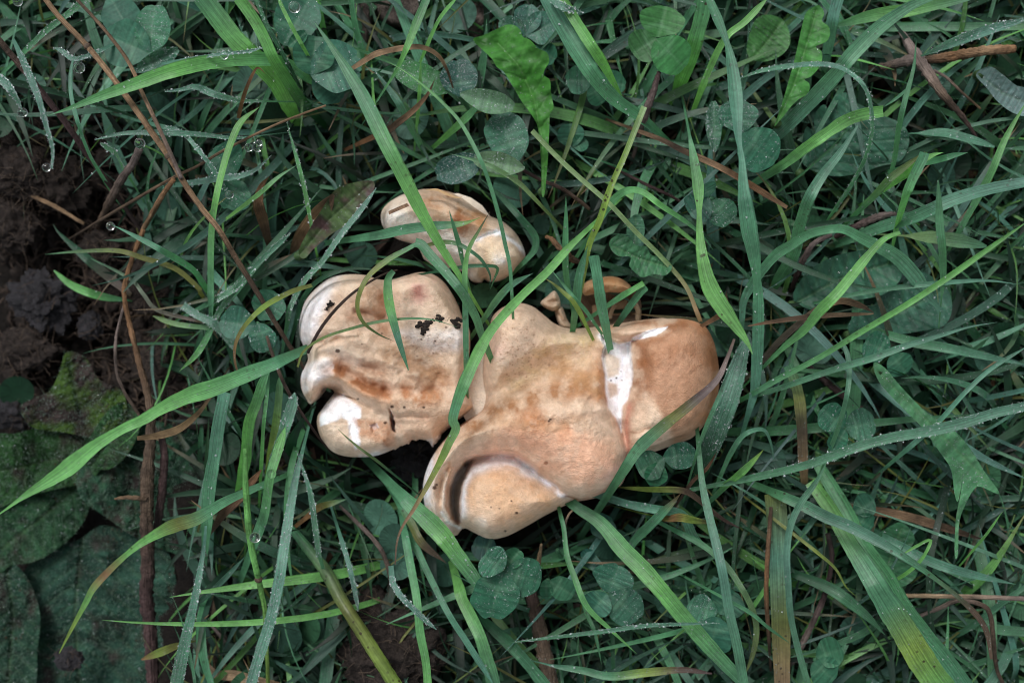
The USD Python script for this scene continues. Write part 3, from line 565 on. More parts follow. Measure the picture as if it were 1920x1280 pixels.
SEED = [100]
def B(label, s, w, z, c='mid', dew=0.07, prof='blade', name='grass_strand', cat='grass blade', roll=None, spot=False, root=True, vee=0.16, group=None):
    """one blade: pixels root to tip, widest width in pixels, heights in mm (root, middle, tip)"""
    SEED[0] += 1; rg = np.random.default_rng(SEED[0]); group = group or ('dead grass blades' if name.startswith('dry') else 'single grass blades')
    p = np.asarray(xy(s)); n = int(max(14, 6 * len(p)))
    q = spline(p, n); t = np.linspace(0, 1, n)
    zz = np.interp(t, [0, 0.5, 1], z) + 0.18 * (2 * z[1] - z[0] - z[2]) * 0.5 * np.sin(np.pi * t) ** 2
    q = np.column_stack([q, zz * 1e-3])
    if isinstance(prof, (list, tuple)): ww = np.interp(t, np.linspace(0, 1, len(prof)), prof) * 0.88
    else: ww = 0.92 * w * PROF[prof](t)
    jag = 1 + 0.07 * rg.normal(size=n).cumsum() / 3; ww = ww * np.clip(jag, 0.85, 1.15)
    cc = cols(c, n) * (1 + rg.normal(0, 0.06)) * (1 + rg.normal(0, 0.03, 3))
    if root:
        q, ww = ext_root(q, ww, z); cc = np.vstack([np.repeat(cc[:1], 4, 0), cc])
    n = len(q)
    r0 = rg.uniform(-0.45, 0.45) if roll is None else roll
    rr_ = r0 + rg.uniform(-0.25, 0.25) * np.linspace(-1, 1, n)
    wm = ww * mpp(q[:, 2]) / np.cos(rr_)
    v, f, uv, hh, uu = ribbon(P(q[:, 0], q[:, 1], q[:, 2]), wm, rr_, vee)
    uv[:, 1] *= 4
    base = v[:5].mean(0)
    mm = (GRASS_SPOT if spot else GRASS) if not name.startswith('dry') else DRY
    if dew and not name.startswith('dry'):
        t_ = thing(name, label, cat, base, group)
        bl = put('blade', v, f, mm, t_, np.repeat(cc, 5, 0), uv)
        ed = np.vstack([v[25::5], v[29::5]]); k = len(ed) * 6; lo = rg.integers(0, len(ed) - 1, k); u = rg.random((k, 1)); keep = np.abs(lo - (len(ed) // 2 - 1)) > 0
        ed = (ed[lo] * (1 - u) + ed[lo + 1] * u)[keep]
        dv, df = dewdrops(v[20:], f[(f >= 20).all(1)] - 20, 6.5 * min(dew, 1.4), seed=SEED[0], edge=ed if dew > 0.3 else None)
        tag(put('dew', dv, df, WATER, bl), kind='stuff')
    else:
        m = put(name, v, f, mm, None, np.repeat(cc, 5, 0), uv); tag(m, label, cat, group)

def S(label, s, w, z, c, name='dry_stalk', cat='stalk', rough=0.06, sides=9, root=True, nodes=(), dew=0.0):
    """one round stalk, root or twig: widths root to tip in pixels"""
    SEED[0] += 1; p = np.asarray(xy(s)); n = int(max(16, 8 * len(p))); q = spline(p, n); t = np.linspace(0, 1, n)
    zz = np.interp(t, np.linspace(0, 1, len(z)), z); q = np.column_stack([q, zz * 1e-3])
    ww = np.interp(t, np.linspace(0, 1, len(w)), w); cc = cols(c, n)
    if root: q, ww = ext_root(q, ww, z); cc = np.vstack([np.repeat(cc[:1], 4, 0), cc])
    v, f, uv = tube(P(q[:, 0], q[:, 1], q[:, 2]), ww * mpp(q[:, 2]) / 2, sides, SEED[0], rough)
    uv = uv * [1, 6]
    kids = []
    for k in nodes:                                    # swollen joints
        i = int(k * (len(q) - 1)); kids.append((v[i * sides:(i + 1) * sides].mean(0), ww[i] * mpp(q[i, 2]) / 2))
    cc = np.repeat(cc, sides, 0); g = GRASS_SPOT if name == 'green_stem' else DRY
    if kids or dew:
        t_ = thing(name, label, cat, v[:sides].mean(0)); put('stalk', v, f, g, t_, cc, uv)
        for c0, r in kids:
            bv, bf = balls([c0], [r * 1.35], 1.0, False); put('joint', bv, bf, DRY, t_, np.array(COL['brown']) * 1.2, np.zeros((len(bv), 2)))
        if dew:
            dv, df = dewdrops(v, f, dew * 1.2, seed=SEED[0]); tag(put('dew', dv, df, WATER, t_), kind='stuff')
    else: tag(put(name, v, f, g, None, cc, uv), label, cat)

# --- the big blades that cross the caps
B('long bright green blade lying diagonally between the two largest mushrooms', '1098,434 1066,465 1026,510 981,552 939,597 914,630 891,673 869,722 858,752 849,786 855,803 842,830 827,862 797,918 774,957 754,988 744,1018 741,1058', 27, (44, 62, 50), ['fresh', 'fresh', 'fresh', 'fresh', 'mid', 'yel', 'tan', 'brown'], prof=[11, 16, 18, 18, 19, 20, 24, 23, 19, 16, 13, 10, 8, 5, 3], roll=0.1, dew=0.06)
B('long wet green blade crossing the small oval mushroom from upper left', '869,530 857,510 835,476 807,428 784,386 756,330 724,269 684,188 655,138 625,92 591,44', 29, (48, 58, 52), 'fresh>fresh>mid>mid', prof=[9, 15, 20, 25, 27, 28, 29, 27, 22, 13, 2], roll=0.05, dew=0.10)
B('upright narrow blade with brown tip before the small oval mushroom', '874,676 873,611 872,560 872,504 880,465 897,434 919,396', 14, (50, 58, 60), ['mid', 'mid', 'fresh', 'brown'])
B('arching blade from left of the small oval mushroom down to the gap', '908,640 901,622 893,597 878,568 863,544 835,510 807,479 790,459 778,455', 17, (46, 60, 56), 'mid', prof='cut', roll=0.2, dew=0.1)
B('looped thin olive blade hanging over the tan mushroom top', '782,457 760,469 728,487 692,517 674,551 671,580 683,606 711,627 740,640', 11, (56, 58, 53), 'mid>olive>olive>dark', root=False)
B('flat blade lying across the small oval mushroom left to right', '690,444 715,440 756,431 812,424 857,421 880,416 900,408', 21, (40, 48, 50), ['mid', 'mid', 'mid', 'yel'], roll=-0.1)
B('short upright blade tip standing before the small oval mushroom', '869,495 865,478 862,462 852,428 842,394', 10, (44, 52, 58), 'mid')
B('dark green blade folded down over the tan mushroom', '738,508 729,520 727,540 730,569 738,603 750,645 766,694', 18, (54, 55, 51), ['mid', 'fresh', 'blue', 'mid'], prof=[10, 17, 18, 16, 13, 9, 2], root=False, roll=0.1)
B('very thin arc of grass stem across the tan mushroom', '558,688 570,658 607,633 662,615 711,603 769,597 814,600 857,613', 6, (40, 53, 52), 'olive>mid', root=False)
S('dark brown grass stem arching over the tan mushroom left lobe', '577,661 598,621 625,585 656,554 686,533 720,514 745,506', (6, 6.5, 5, 3), (40, 50, 50), 'purple>brown', root=False)
B('thin arc of grass under the small oval mushroom right part', '792,462 827,454 857,457 886,473 905,490 919,516 917,540', 9, (44, 50, 44), 'olive>mid>dark', root=False)
B('thin looped blade below the small oval mushroom', '836,506 880,499 925,499 933,506 928,520 918,545', 8, (42, 46, 34), 'dark>mid')
B('dark curved blade hugging right end of the small oval mushroom', '985,489 1001,471 1005,451 998,434 981,414 953,383 925,355 900,335', 13, (30, 36, 30), 'mid>dark>mid')
B('thin long grass arcing down past the small oval mushroom right side', '960,558 956,499 947,457 939,420 926,370 909,319 889,275 862,228 828,191 791,158 754,131 717,111', 9, (50, 60, 50), 'mid>mid>fresh', roll=0.0)
B('dark blade wrapped behind the tan mushroom upper edge', '556,600 566,565 590,532 625,512 670,503 716,508', 12, (30, 38, 40), 'dark')
B('blade leaning right from the gap above the largest mushroom', '912,590 931,563 953,538 975,524 1000,512', 15, (34, 44, 46), 'mid>blue')
B('cut blunt blade standing over the smallest old mushroom', '1135,610 1133,600 1129,580 1125,555 1119,513 1113,479', 22, (46, 54, 58), 'mid', prof='cut', roll=0.0)
B('broad blade left of the cut blunt blade above largest mushroom', '1078,585 1080,569 1085,521 1094,485 1102,462', 20, (40, 46, 48), 'mid', roll=0.3)
B('folded blade bending over the smallest old mushroom right side', '1150,566 1165,556 1180,547 1195,538 1207,531', 13, (36, 42, 44), 'mid>fresh', prof='cut')
B('lower half of folded blade right of the smallest old mushroom', '1163,600 1175,583 1188,565 1200,550 1212,538', 14, (36, 40, 44), 'dark>mid', prof='cut')
B('yellow green blade arching down to the largest mushroom upper edge', '1100,612 1088,588 1074,565 1052,544 1035,530 1018,520', 10, (42, 46, 40), 'yel>olive')
B('thin green blade beside the yellow arching blade above largest mushroom', '1115,606 1098,582 1074,555 1052,528 1035,507', 9, (40, 45, 40), 'mid')
B('straight upright blade in the tuft above the smallest mushroom', '1068,552 1061,513 1060,457 1061,414 1061,368', 13, (30, 40, 44), 'mid')
B('tall yellow green stem of the tuft above the smallest mushroom', '1082,572 1092,520 1105,457 1124,413 1144,353 1171,292 1191,242 1208,200', 14, (34, 52, 52), ['olive', 'yel', 'yel', 'pale'], prof='cut', spot=True)
B('cut pale straw leaning across right of the small oval mushroom', '1308,588 1285,535 1240,482 1192,434 1150,389 1130,370 1087,333 1043,292 998,245', 11, (30, 46, 46), ['straw', 'pale', 'pale', 'pale', 'pale'], prof='cut')
B('bent blade crossing from the tall tuft toward the right', '1120,420 1150,375 1178,357 1206,361 1240,386 1280,412 1315,440 1338,470', 15, (40, 52, 36), 'mid>fresh>mid', dew=0.1)
B('green and purple blade resting on the right lobe of largest mushroom', '1176,872 1200,838 1242,800 1292,760 1342,715 1362,675 1377,635', 26, (56, 62, 62), ['mid', 'mid', 'olive', 'purple', 'grey', 'brown'], prof=[22, 28, 26, 22, 16, 10, 5], roll=-0.35)
B('thin bright blade beside the green and purple blade on the right lobe', '1306,850 1312,830 1330,785 1347,745 1360,712 1372,682', 9, (46, 58, 60), 'mid>blue')
B('broad spear shaped blade hanging down to the largest mushroom right edge', '1293,255 1303,310 1310,360 1312,440 1318,490 1330,535 1350,570 1375,605 1400,640 1411,664', 34, (40, 56, 60), 'mid>fresh>fresh>fresh', prof=[6, 20, 24, 10, 16, 26, 35, 32, 20, 1], spot=True, roll=0.15)
B('thin blade curving over the flap below the tan mushroom torn rim', '740,890 705,862 672,838 645,815 632,802', 6, (40, 44, 42), 'dark>olive')

# --- upper left
S('long orange brown stalk running from the top left to the tan mushroom', '558,672 524,618 484,551 440,480 410,430 380,393 349,349 322,302 292,259 242,188 202,134 161,84 111,32 80,-8', (8, 10, 11, 12, 11, 10), (28, 50, 52, 50), ['brown', 'brown', 'tan', 'tan', 'tan', 'tan'], nodes=(0.56, 0.86))
S('thin grey stalk joining the long orange brown stalk', '340,335 325,300 302,249 286,215 265,171 250,134 228,97 188,47 140,-5', (8, 8, 7, 6), (52, 53, 50), 'grey>tan>brown', root=False, nodes=(0.5,))
S('dark purple stem leaning across the soil at upper left', '268,436 235,390 205,346 168,296 124,232 74,168 30,114 -10,66', (8, 11, 12, 12), (12, 32, 44), 'black>purple>purple>brown')
S('thin straw twig rising right from the dark stem to the top', '188,413 255,373 329,331 370,312 420,282 504,240 564,215 611,198', (6, 6, 5, 4), (28, 42, 46), 'brown>tan')
B('broad green blade arching left over the upper left clover', '570,140 554,128 514,113 453,111 386,118 319,134 252,158 188,181 134,202 89,217', 27, (30, 56, 56), 'mid>fresh>mid', roll=-0.2)
B('wide bright blade leaning down right in the upper left', '540,195 515,150 467,101 437,71 410,37 378,-6', 38, (22, 40, 46), 'fresh>fresh>mid', prof='cut', roll=0.35)
B('second wide bright blade right of the first in the upper left', '580,205 565,190 544,158 514,111 497,74 477,37 448,-4', 28, (20, 42, 46), 'dark>fresh>fresh', prof='cut', roll=-0.2)
B('pale green upright blade left of the withered brown leaf', '396,560 396,500 397,440 403,386 417,322 433,269 453,228 486,201', 18, (30, 48, 46), 'mid>fresh>fresh', prof='even', dew=0.06)
B('dewy horizontal blade beaded along both edges in upper left', '484,255 437,259 370,252 302,249 235,250 178,262', 13, (30, 46, 46), 'blue', dew=1.2, prof='lens')
B('dew covered blade ending in a hanging water drop', '306,238 343,250 370,279 396,312 417,346 428,362', 10, (36, 50, 46), 'blue', dew=1.0, prof='even')
B('thin curved blade crossing the dark purple stem', '205,352 185,319 168,289 148,235 134,181 133,134 140,100', 9, (20, 48, 48), 'mid>blue', prof='even', dew=0.2)
B('white frosted looking dewy blade at the far left edge', '25,74 44,114 60,151 74,188 87,235 99,279 97,316', 18, (50, 48, 36), 'blue', dew=2.2, prof=[8, 17, 19, 16, 13, 10, 5], root=False)
B('second dewy blade tip hanging at the far left edge', '-10,140 10,155 25,175 34,190 41,206', 20, (46, 46, 40), 'blue', dew=2.0, prof=[14, 20, 20, 14, 3])
B('small curled dewy blade with a drop above the clover', '195,92 168,104 138,111 118,97 101,90', 10, (40, 46, 46), 'blue', dew=1.4, prof='even')
B('dewy blade running to the top left beside the clover', '50,93 84,60 114,37 150,8 172,-10', 13, (40, 42, 34), 'mid', dew=0.8, prof='cut')
B('narrow dewy blade above the broad arching blade', '339,114 380,107 420,101 464,97 494,89', 8, (50, 52, 50), 'blue', dew=1.6, prof='even')
B('dewy blade with swollen middle below the broad arching blade', '494,190 447,188 400,176 368,163 340,168 309,172', 16, (40, 50, 44), 'mid>blue', dew=0.9, prof=[4, 8, 14, 17, 10, 3])
B('bright orange dead curl hooked over the broad arching blade', '447,222 453,195 464,161 478,132 486,128 498,139', 8, (40, 54, 58), 'orange', name='dry_grass', cat='dead blade', root=False)
S('dewy upright stem at the top beside the bright blades', '539,118 517,77 497,40 478,-6', (8, 9, 9), (38, 48, 48), 'mid', name='grass_stalk', dew=1.2)
B('thin green blade crossing the top clover', '566,84 551,57 531,17 520,-8', 8, (44, 46, 40), 'fresh', prof='even', dew=0.2)
B('short dewy blade right of the brown twig in upper left', '234,316 215,286 188,268', 12, (28, 38, 40), 'mid', dew=0.7, prof='even')
S('stubby brown twig with a water drop on its end', '200,390 228,336 249,306 262,278', (15, 16, 15, 13), (14, 30, 40), 'brown>grey', name='twig', cat='twig', rough=0.2)
S('broken tan straw stub below the crossing stalks', '270,428 302,370 326,336', (9, 10, 9), (16, 40, 46), 'tan>orange', rough=0.12)
S('pale straw lying on the dark soil at left', '57,366 101,386 158,420', (8, 8, 6), (2, 8, 8), 'tan>tan', rough=0.14)
B('bright blade leaning right below the straw twig', '445,395 487,363 521,333 556,310', 11, (34, 42, 42), 'fresh>mid')
B('tall narrow blade standing beside the withered leaf', '586,432 571,353 558,302 544,252 538,228', 10, (34, 46, 50), 'fresh>mid', dew=0.4)
B('curved dead orange blade at upper left of the withered leaf', '500,440 492,410 484,380 490,350 505,330', 20, (22, 32, 32), 'brown>orange', name='dry_grass', cat='dead blade', roll=0.4)
B('long dewy blade below the straw pointing to a clover', '345,345 380,340 420,334 452,330 480,318 510,290', 15, (24, 34, 34), 'blue', dew=0.5)
S('thin green stem with a pale tip under the dew drop', '262,270 290,282 315,298 345,318', (4, 4, 3), (38, 36, 30), 'fresh', name='grass_stalk', root=False)
B('withered tan strip leaf beside the withered leaf', '545,480 560,452 580,425 600,400 625,365', 34, (14, 30, 38), 'brown>tan>brown', name='dry_grass', cat='dead blade', prof='lens')
B('long dewy grass leaning left of the tan mushroom', '540,600 544,578 571,527 605,490 640,440 680,390 706,352', 11, (30, 48, 50), 'mid>blue', dew=1.0, prof='even')
B('dewy diagonal blade left of the long orange stalk', '398,608 413,581 447,534 470,507 504,474 546,436', 11, (22, 40, 42), 'mid>blue', dew=0.6, prof='even')
B('small notched bright green seedling stem near the top', '700,182 702,205 710,222 722,240', 10, (34, 38, 36), 'fresh', prof=[6, 9, 12, 5])

# --- upper middle
B('tall blade crossing from the top edge toward the long wet blade', '707,190 721,168 744,131 764,87 781,44 802,-6', 19, (36, 54, 54), 'mid>fresh>mid', prof=[4, 6, 11, 15, 18, 17], roll=-0.2)
B('thin blade rising to the top edge beside the tan arch', '800,88 812,60 828,30 858,-5', 8, (34, 40, 44), 'fresh', prof='even')
B('curled dry tan blade arching above the small oval mushroom', '668,124 690,110 707,101 751,91 791,89 821,104 838,131 848,161 850,172', 12, (40, 50, 36), ['straw', 'straw', 'straw', 'brown'], name='dry_grass', cat='dead blade', prof=[11, 13, 12, 10, 8, 5, 2])
B('orange dead blade curving up beside the tan arch', '684,264 731,242 744,232 774,208 801,178 816,147', 12, (24, 40, 46), ['orange', 'brown', 'tan', 'brown'], name='dry_grass', cat='dead blade')
B('blade slanting under the tan arch toward the mushroom', '786,268 770,236 748,195 722,158 700,130', 17, (22, 34, 34), 'mid>blue', dew=0.2)
B('thin upright spike between clover leaves in upper middle', '781,242 785,200 788,150 789,104', 8, (26, 44, 54), 'fresh')
B('broad pale green folded blade crossing the top to the right', '1230,245 1198,218 1154,188 1117,148 1083,97 1053,47 1022,-8', 36, (26, 48, 48), 'mid>mid>blue', prof=[18, 24, 30, 34, 36, 36, 30], roll=0.25, dew=0.08)
B('bright lit blade lying inside the broad folded blade', '1172,196 1150,155 1128,115 1100,72 1062,12 1045,-10', 24, (30, 52, 52), 'fresh', prof=[3, 12, 22, 24, 22, 20], roll=-0.3)
B('dewy curled blade tip at the top of the folded blade', '1030,-8 1042,5 1060,15 1078,20 1094,24', 14, (50, 54, 52), 'blue', dew=1.2, root=False)
S('grey dead stem leaning near the toothed leaf of the upper right', '1196,262 1206,225 1222,180 1236,135', (10, 15, 13, 9), (22, 36, 38), 'grey>purple', name='twig', cat='twig', rough=0.2)
B('dry orange tan straw lying to the right above the largest mushroom', '1195,245 1240,262 1280,282 1347,312 1400,342 1440,367 1476,389', 15, (34, 44, 44), ['tan', 'brown', 'tan', 'orange', 'tan'], name='dry_grass', cat='dead blade', prof=[8, 11, 14, 15, 15, 14, 8], roll=0.2)
S('reddish fuzzy clover runner stem behind the small oval mushroom', '978,318 1015,338 1050,352 1080,372 1105,392', (7, 7, 8, 7), (24, 28, 20), 'purple>brown', root=False)
S('thin purple stem crossing under the tall tuft', '1180,330 1220,350 1262,370 1300,395', (6, 6, 5), (24, 30, 22), 'purple')
B('bright narrow blade leaning right below clover pair of the upper middle', '840,252 865,230 890,205 905,188', 16, (24, 34, 38), 'fresh>mid')
B('small pale blade crossing the dark folded clover leaflet', '1000,370 975,345 940,322 905,305 843,288', 11, (36, 46, 46), 'pale>mid', dew=0.1)
S('curled orange dead crumb left of the tall tuft', '1024,443 1036,450 1049,465 1062,474 1072,486 1090,492', (6, 11, 9, 13, 6), (30, 34, 28), 'orange>brown', name='dead_curl', cat='dead leaf', rough=0.35, root=False)

# --- upper right
B('very long twisted pale blade running down the right of the mushrooms', '1404,770 1414,732 1418,682 1421,615 1421,564 1418,514 1412,470 1404,430 1394,356 1391,302 1384,255 1381,202 1374,134 1364,84 1347,40 1326,-10', 33, (38, 64, 60), 'blue>mid>blue>mid', prof=[14, 22, 25, 26, 25, 15, 26, 33, 28, 17, 9, 20, 27, 22, 10, 18, 13], roll=0.1, dew=0.12)
B('bright blade forking left of the long twisted blade at the top', '1318,160 1330,130 1347,94 1367,64 1398,40 1440,-4', 15, (36, 48, 50), 'fresh', prof='even')
B('wide mottled blade at the top left of the twisted blade', '1276,152 1297,94 1314,34 1322,-10', 34, (22, 38, 44), 'fresh>mid', prof='cut', spot=True, roll=0.3)
B('broad dewy diagonal blade from the top right to the clover', '1436,272 1482,228 1522,188 1566,141 1599,101 1643,57 1683,27 1717,7 1760,-8', 31, (22, 52, 52), 'blue>mid>mid', prof=[20, 30, 32, 31, 30, 28, 24, 18, 10], roll=-0.15, dew=0.1)
B('thin hoop of grass arching over the broad diagonal blade', '1565,392 1596,346 1619,302 1633,255 1633,208 1623,168 1599,141 1566,124 1522,121 1468,126 1424,134 1380,150', 10, (32, 60, 40), 'mid>mid>blue>mid', prof='even', dew=0.4)
B('broad fuzzy blade reaching the right edge at the top', '1735,102 1784,81 1851,57 1925,36', 20, (30, 46, 48), 'blue', prof='lens', dew=0.8)
B('bright long blade pair along the top right edge', '1562,50 1633,30 1700,20 1790,2 1840,-8', 26, (28, 40, 42), 'mid>fresh>blue', prof='lens')
B('upright blue green blade behind the lobed leaf', '1552,92 1562,34 1574,-10', 22, (24, 36, 40), 'blue', prof='cut')
B('thin stem blade leaning beside the orange brown twig', '1664,342 1676,302 1686,235 1697,188 1713,128 1718,76', 10, (28, 54, 58), 'mid')
B('short thin blade branching left from the leaning stem blade', '1700,168 1680,185 1655,202', 6, (44, 46, 44), 'mid', root=False)
B('smooth curved blade running under the thin hoop of grass', '1416,342 1468,309 1508,279 1542,255 1582,228 1616,215 1656,208', 26, (22, 46, 48), 'mid>fresh>fresh', prof=[14, 20, 22, 24, 26, 24, 22], roll=0.2)
B('straight broad blade leaning up right beside the dry straw', '1462,520 1488,474 1497,430 1515,376 1542,329 1576,286 1608,236', 27, (20, 52, 52), 'mid>blue', prof=[26, 28, 28, 26, 22, 14, 4], roll=-0.1)
B('pale broad blade pointing to the right edge above the bright stalk', '1590,450 1650,427 1717,406 1784,376 1851,356 1928,341', 24, (22, 50, 54), 'mid>blue', prof=[18, 24, 25, 25, 24, 22], dew=0.15)
B('upright blade with fan of tips at the right', '1678,437 1680,427 1693,380 1710,336 1728,300 1733,286', 20, (36, 52, 54), 'fresh>mid', prof='cut')
B('left leaning lower blade of the fan at the right', '1605,400 1640,365 1670,333 1700,310 1735,284', 16, (26, 44, 46), 'mid>olive')
B('upper right tip of the fan at the right', '1680,340 1700,326 1733,300 1752,290 1769,286', 15, (36, 50, 52), 'fresh')
B('rightmost pale tip of the fan at the right', '1735,305 1765,298 1790,291 1815,286', 14, (40, 48, 48), 'mid')
B('small upright spear blade before the broad right blade', '1765,560 1768,520 1767,470 1762,420 1759,338', 16, (40, 60, 66), 'mid', prof='lens')
S('orange brown broken twig of the dead stem at top right', '1735,113 1775,108 1800,103 1850,95 1902,92', (16, 19, 19, 18, 16), (26, 34, 32), 'brown>orange>tan>orange', name='twig', cat='twig', rough=0.16)
S('dark rough root running down right from the dead stem', '1712,95 1744,144 1777,188 1804,218 1833,260', (20, 21, 15, 10, 4), (24, 36, 28), 'grey>brown>purple', name='root', cat='root', rough=0.22)
S('dead brown stem end left of the broken twig', '1625,132 1670,122 1717,112 1740,116', (12, 14, 20, 16), (14, 24, 26), 'brown>grey', name='twig', cat='twig', rough=0.2)
S('thin forked pale rootlet below the broken twig', '1750,132 1775,146 1800,170 1838,204', (6, 5, 4), (28, 30, 24), 'grey>tan', name='root', cat='root', root=False)
B('blade rising to the right edge below the root', '1800,430 1855,330 1885,260 1925,190', 15, (30, 42, 44), 'mid>fresh')
B('broad flat blade crossing below the fuzzy leaf at far right', '1720,250 1770,250 1820,262 1865,276', 22, (24, 32, 30), 'blue', prof='lens', dew=0.3)
S('small grey bent stem left of the tip of the dry straw', '1495,515 1510,480 1528,455 1560,440', (13, 12, 10, 8), (20, 30, 32), 'purple>grey', name='twig', cat='twig', rough=0.18)
S('short grey twig under the broad blades of the right', '1590,432 1625,415 1655,404 1680,400', (12, 15, 13, 8), (24, 30, 28), 'purple>grey', name='twig', cat='twig', rough=0.2)

# --- right
B('bright thin straight stalk from the mushroom to the right edge', '1415,735 1468,705 1532,672 1616,621 1700,571 1767,527 1834,480 1928,414', 12, (42, 62, 68), 'mid>fresh>fresh', prof='even', roll=0.2)
B('arched dewy blade humped over the broad right blade', '1391,602 1394,564 1411,531 1428,507 1455,477 1482,460 1515,440 1549,431 1582,430 1616,447 1650,464 1683,484 1717,521 1740,554 1766,583', 20, (34, 60, 36), 'blue>mid>mid>blue', prof=[12, 18, 20, 21, 20, 18, 16, 16, 18, 22, 26, 30, 28, 18, 6], roll=0.1, dew=0.08)
B('bright bent blade folded at its top beside the arched blade', '1425,694 1468,652 1508,618 1535,585 1569,551 1602,511 1636,470 1660,447 1688,436', 20, (36, 60, 60), 'mid>fresh>fresh', prof=[6, 11, 16, 19, 20, 19, 18, 14, 8], roll=-0.3)
B('flat pinkish dead blade lying beside the long twisted blade', '1638,588 1549,591 1498,596 1448,603 1402,611', 13, (44, 54, 58), 'straw>brown>tan', name='dry_grass', cat='dead blade', prof='lens', root=False)
B('grey frayed dead blade arching behind the flat pinkish one', '1428,676 1465,635 1515,592 1549,571 1582,564 1616,574 1638,586', 15, (28, 50, 52), 'grey>grey>tan>brown', name='dry_grass', cat='dead blade', prof='even', roll=0.3)
B('dewy pointed blade below the bright thin stalk', '1410,742 1450,731 1498,715 1565,692 1633,672 1700,648 1767,628 1817,613 1870,604', 14, (36, 58, 60), 'mid>blue', dew=0.2)
B('thin level blade reaching right below the arched blade', '1565,560 1633,546 1700,537 1784,529 1851,526 1910,533', 10, (34, 44, 46), 'mid>blue')
B('long dewy blade sweeping to the right edge below the lobed leaf', '1290,918 1297,917 1414,894 1515,870 1599,840 1666,821 1733,809 1800,794 1868,773 1930,760', 21, (30, 56, 58), 'mid>blue', prof=[8, 12, 18, 20, 21, 21, 22, 22, 20, 18], dew=0.35, roll=0.1)
B('broad dark dewy blade behind the lower twisted blade', '1318,875 1347,799 1371,732 1391,665 1400,640', 38, (26, 40, 40), 'dark>blue>blue', prof=[30, 38, 40, 32, 16], dew=0.5)
B('brown mottled reed blade right of the twisted blade', '1506,872 1505,857 1502,783 1495,732 1478,685', 25, (24, 38, 40), ['tan', 'brown', 'olive', 'mid'], prof='cut', spot=True)
B('thin curved stem before the three leaf clover at right', '1552,852 1572,800 1586,749 1592,705 1589,665 1574,628', 9, (34, 50, 46), 'mid>blue', prof='even')
B('dark blade crossing under the lobed leaf to the lower right', '1640,720 1705,770 1780,820 1850,862 1930,900', 22, (22, 34, 32), 'blue', dew=0.3)
B('pale thin blade leaning up right above the long sweeping blade', '1705,838 1760,790 1810,735 1860,690 1925,650', 10, (36, 46, 46), 'blue', prof='even')
B('broad blade lying level at the right edge in the middle', '1640,620 1710,640 1790,655 1860,670 1930,685', 20, (24, 36, 36), 'mid>blue', dew=0.2)
B('grey green flat blade end right of the humped blade', '1700,442 1750,445 1800,452 1850,462', 26, (28, 38, 36), 'pale>mid', prof='lens', dew=0.1)
S('dark rotten twig lying under the bright thin stalk', '1520,690 1560,725 1600,755 1640,790', (10, 14, 14, 8), (14, 16, 12), 'black>purple>grey', name='twig', cat='twig', rough=0.22)
B('brown dead blade tip by the right edge of the largest mushroom', '1335,600 1350,590 1360,572 1362,545', 12, (38, 46, 50), 'tan>brown', name='dry_grass', cat='dead blade')
B('small bent light blade near the lower right lobe of the largest mushroom', '1352,890 1370,850 1395,815 1430,805 1445,830 1452,870', 10, (30, 42, 30), 'mid>blue')

# --- lower right
B('long pale straight blade crossing the lower right vertically', '1310,838 1317,907 1330,968 1344,1025 1357,1085 1367,1146 1381,1206 1396,1290', 20, (44, 58, 54), 'mid>blue>mid', prof=[10, 14, 17, 19, 19, 19, 20, 20], roll=0.1)
B('widest bright green blade running to the bottom right', '1765,1292 1727,1236 1693,1179 1656,1119 1623,1065 1589,1011 1559,957 1520,902', 56, (42, 46, 26), ['fresh', 'yel', 'mid', 'mid', 'fresh', 'fresh'], prof=[62, 62, 58, 54, 46, 38, 34, 30], spot=True, roll=-0.15, vee=0.12)
B('darker green blade lying behind the widest bright blade', '1808,1290 1784,1253 1733,1189 1693,1136 1660,1078 1616,1018 1582,951 1535,872', 32, (32, 36, 22), 'blue>mid>mid', prof=[40, 38, 34, 32, 30, 30, 26, 20], dew=0.1)
B('grey green blade tapering to a brown curl at lower right', '1466,929 1508,947 1549,968 1589,984 1643,1011 1683,1035 1727,1065 1764,1092 1797,1119 1831,1152 1851,1186 1859,1235', 23, (40, 54, 44), ['mid', 'blue', 'blue', 'mid', 'brown', 'brown'], prof=[20, 23, 23, 22, 20, 17, 12, 8, 9, 11, 10, 5], spot=True, dew=0.1)
B('thin bending blade crossing over the grey green blade', '1516,1285 1495,1213 1482,1152 1478,1102 1475,1038 1482,984 1502,941 1529,904 1550,866', 13, (36, 58, 58), 'mid>blue>mid', prof='even')
B('mottled reed like stalk with red edges in the lower right', '1466,1290 1462,1120 1460,1050 1455,962 1452,925', 38, (24, 34, 34), ['tan', 'olive', 'blue', 'olive'], prof='cut', spot=True, roll=0.1)
S('thin red dead stem edge along the mottled reed', '1442,1205 1437,1110 1440,1030 1446,950', (7, 9, 9, 7), (26, 36, 36), 'brown>orange>brown', rough=0.1)
B('thin yellowish blade curling right in the lower right', '1434,960 1488,1001 1532,1035 1566,1065 1586,1099 1608,1120', 7, (34, 42, 32), 'olive>yel')
B('small blade crossing the long pale straight blade', '1360,1122 1408,1149 1441,1176 1482,1206', 8, (48, 46, 34), 'mid')
B('curved narrow blade looping at the left of the lower right reeds', '1274,998 1317,1021 1357,1055 1384,1092 1408,1136 1418,1179 1411,1226 1396,1266', 11, (32, 46, 34), 'mid>olive', prof='even')
B('brown dead blade arching below the largest mushroom right tip', '1160,913 1211,917 1278,919 1307,934 1330,954 1357,974 1386,989', 13, (34, 46, 40), ['olive', 'yel', 'brown', 'brown', 'purple'], name='dry_grass', cat='dead blade', prof='lens')
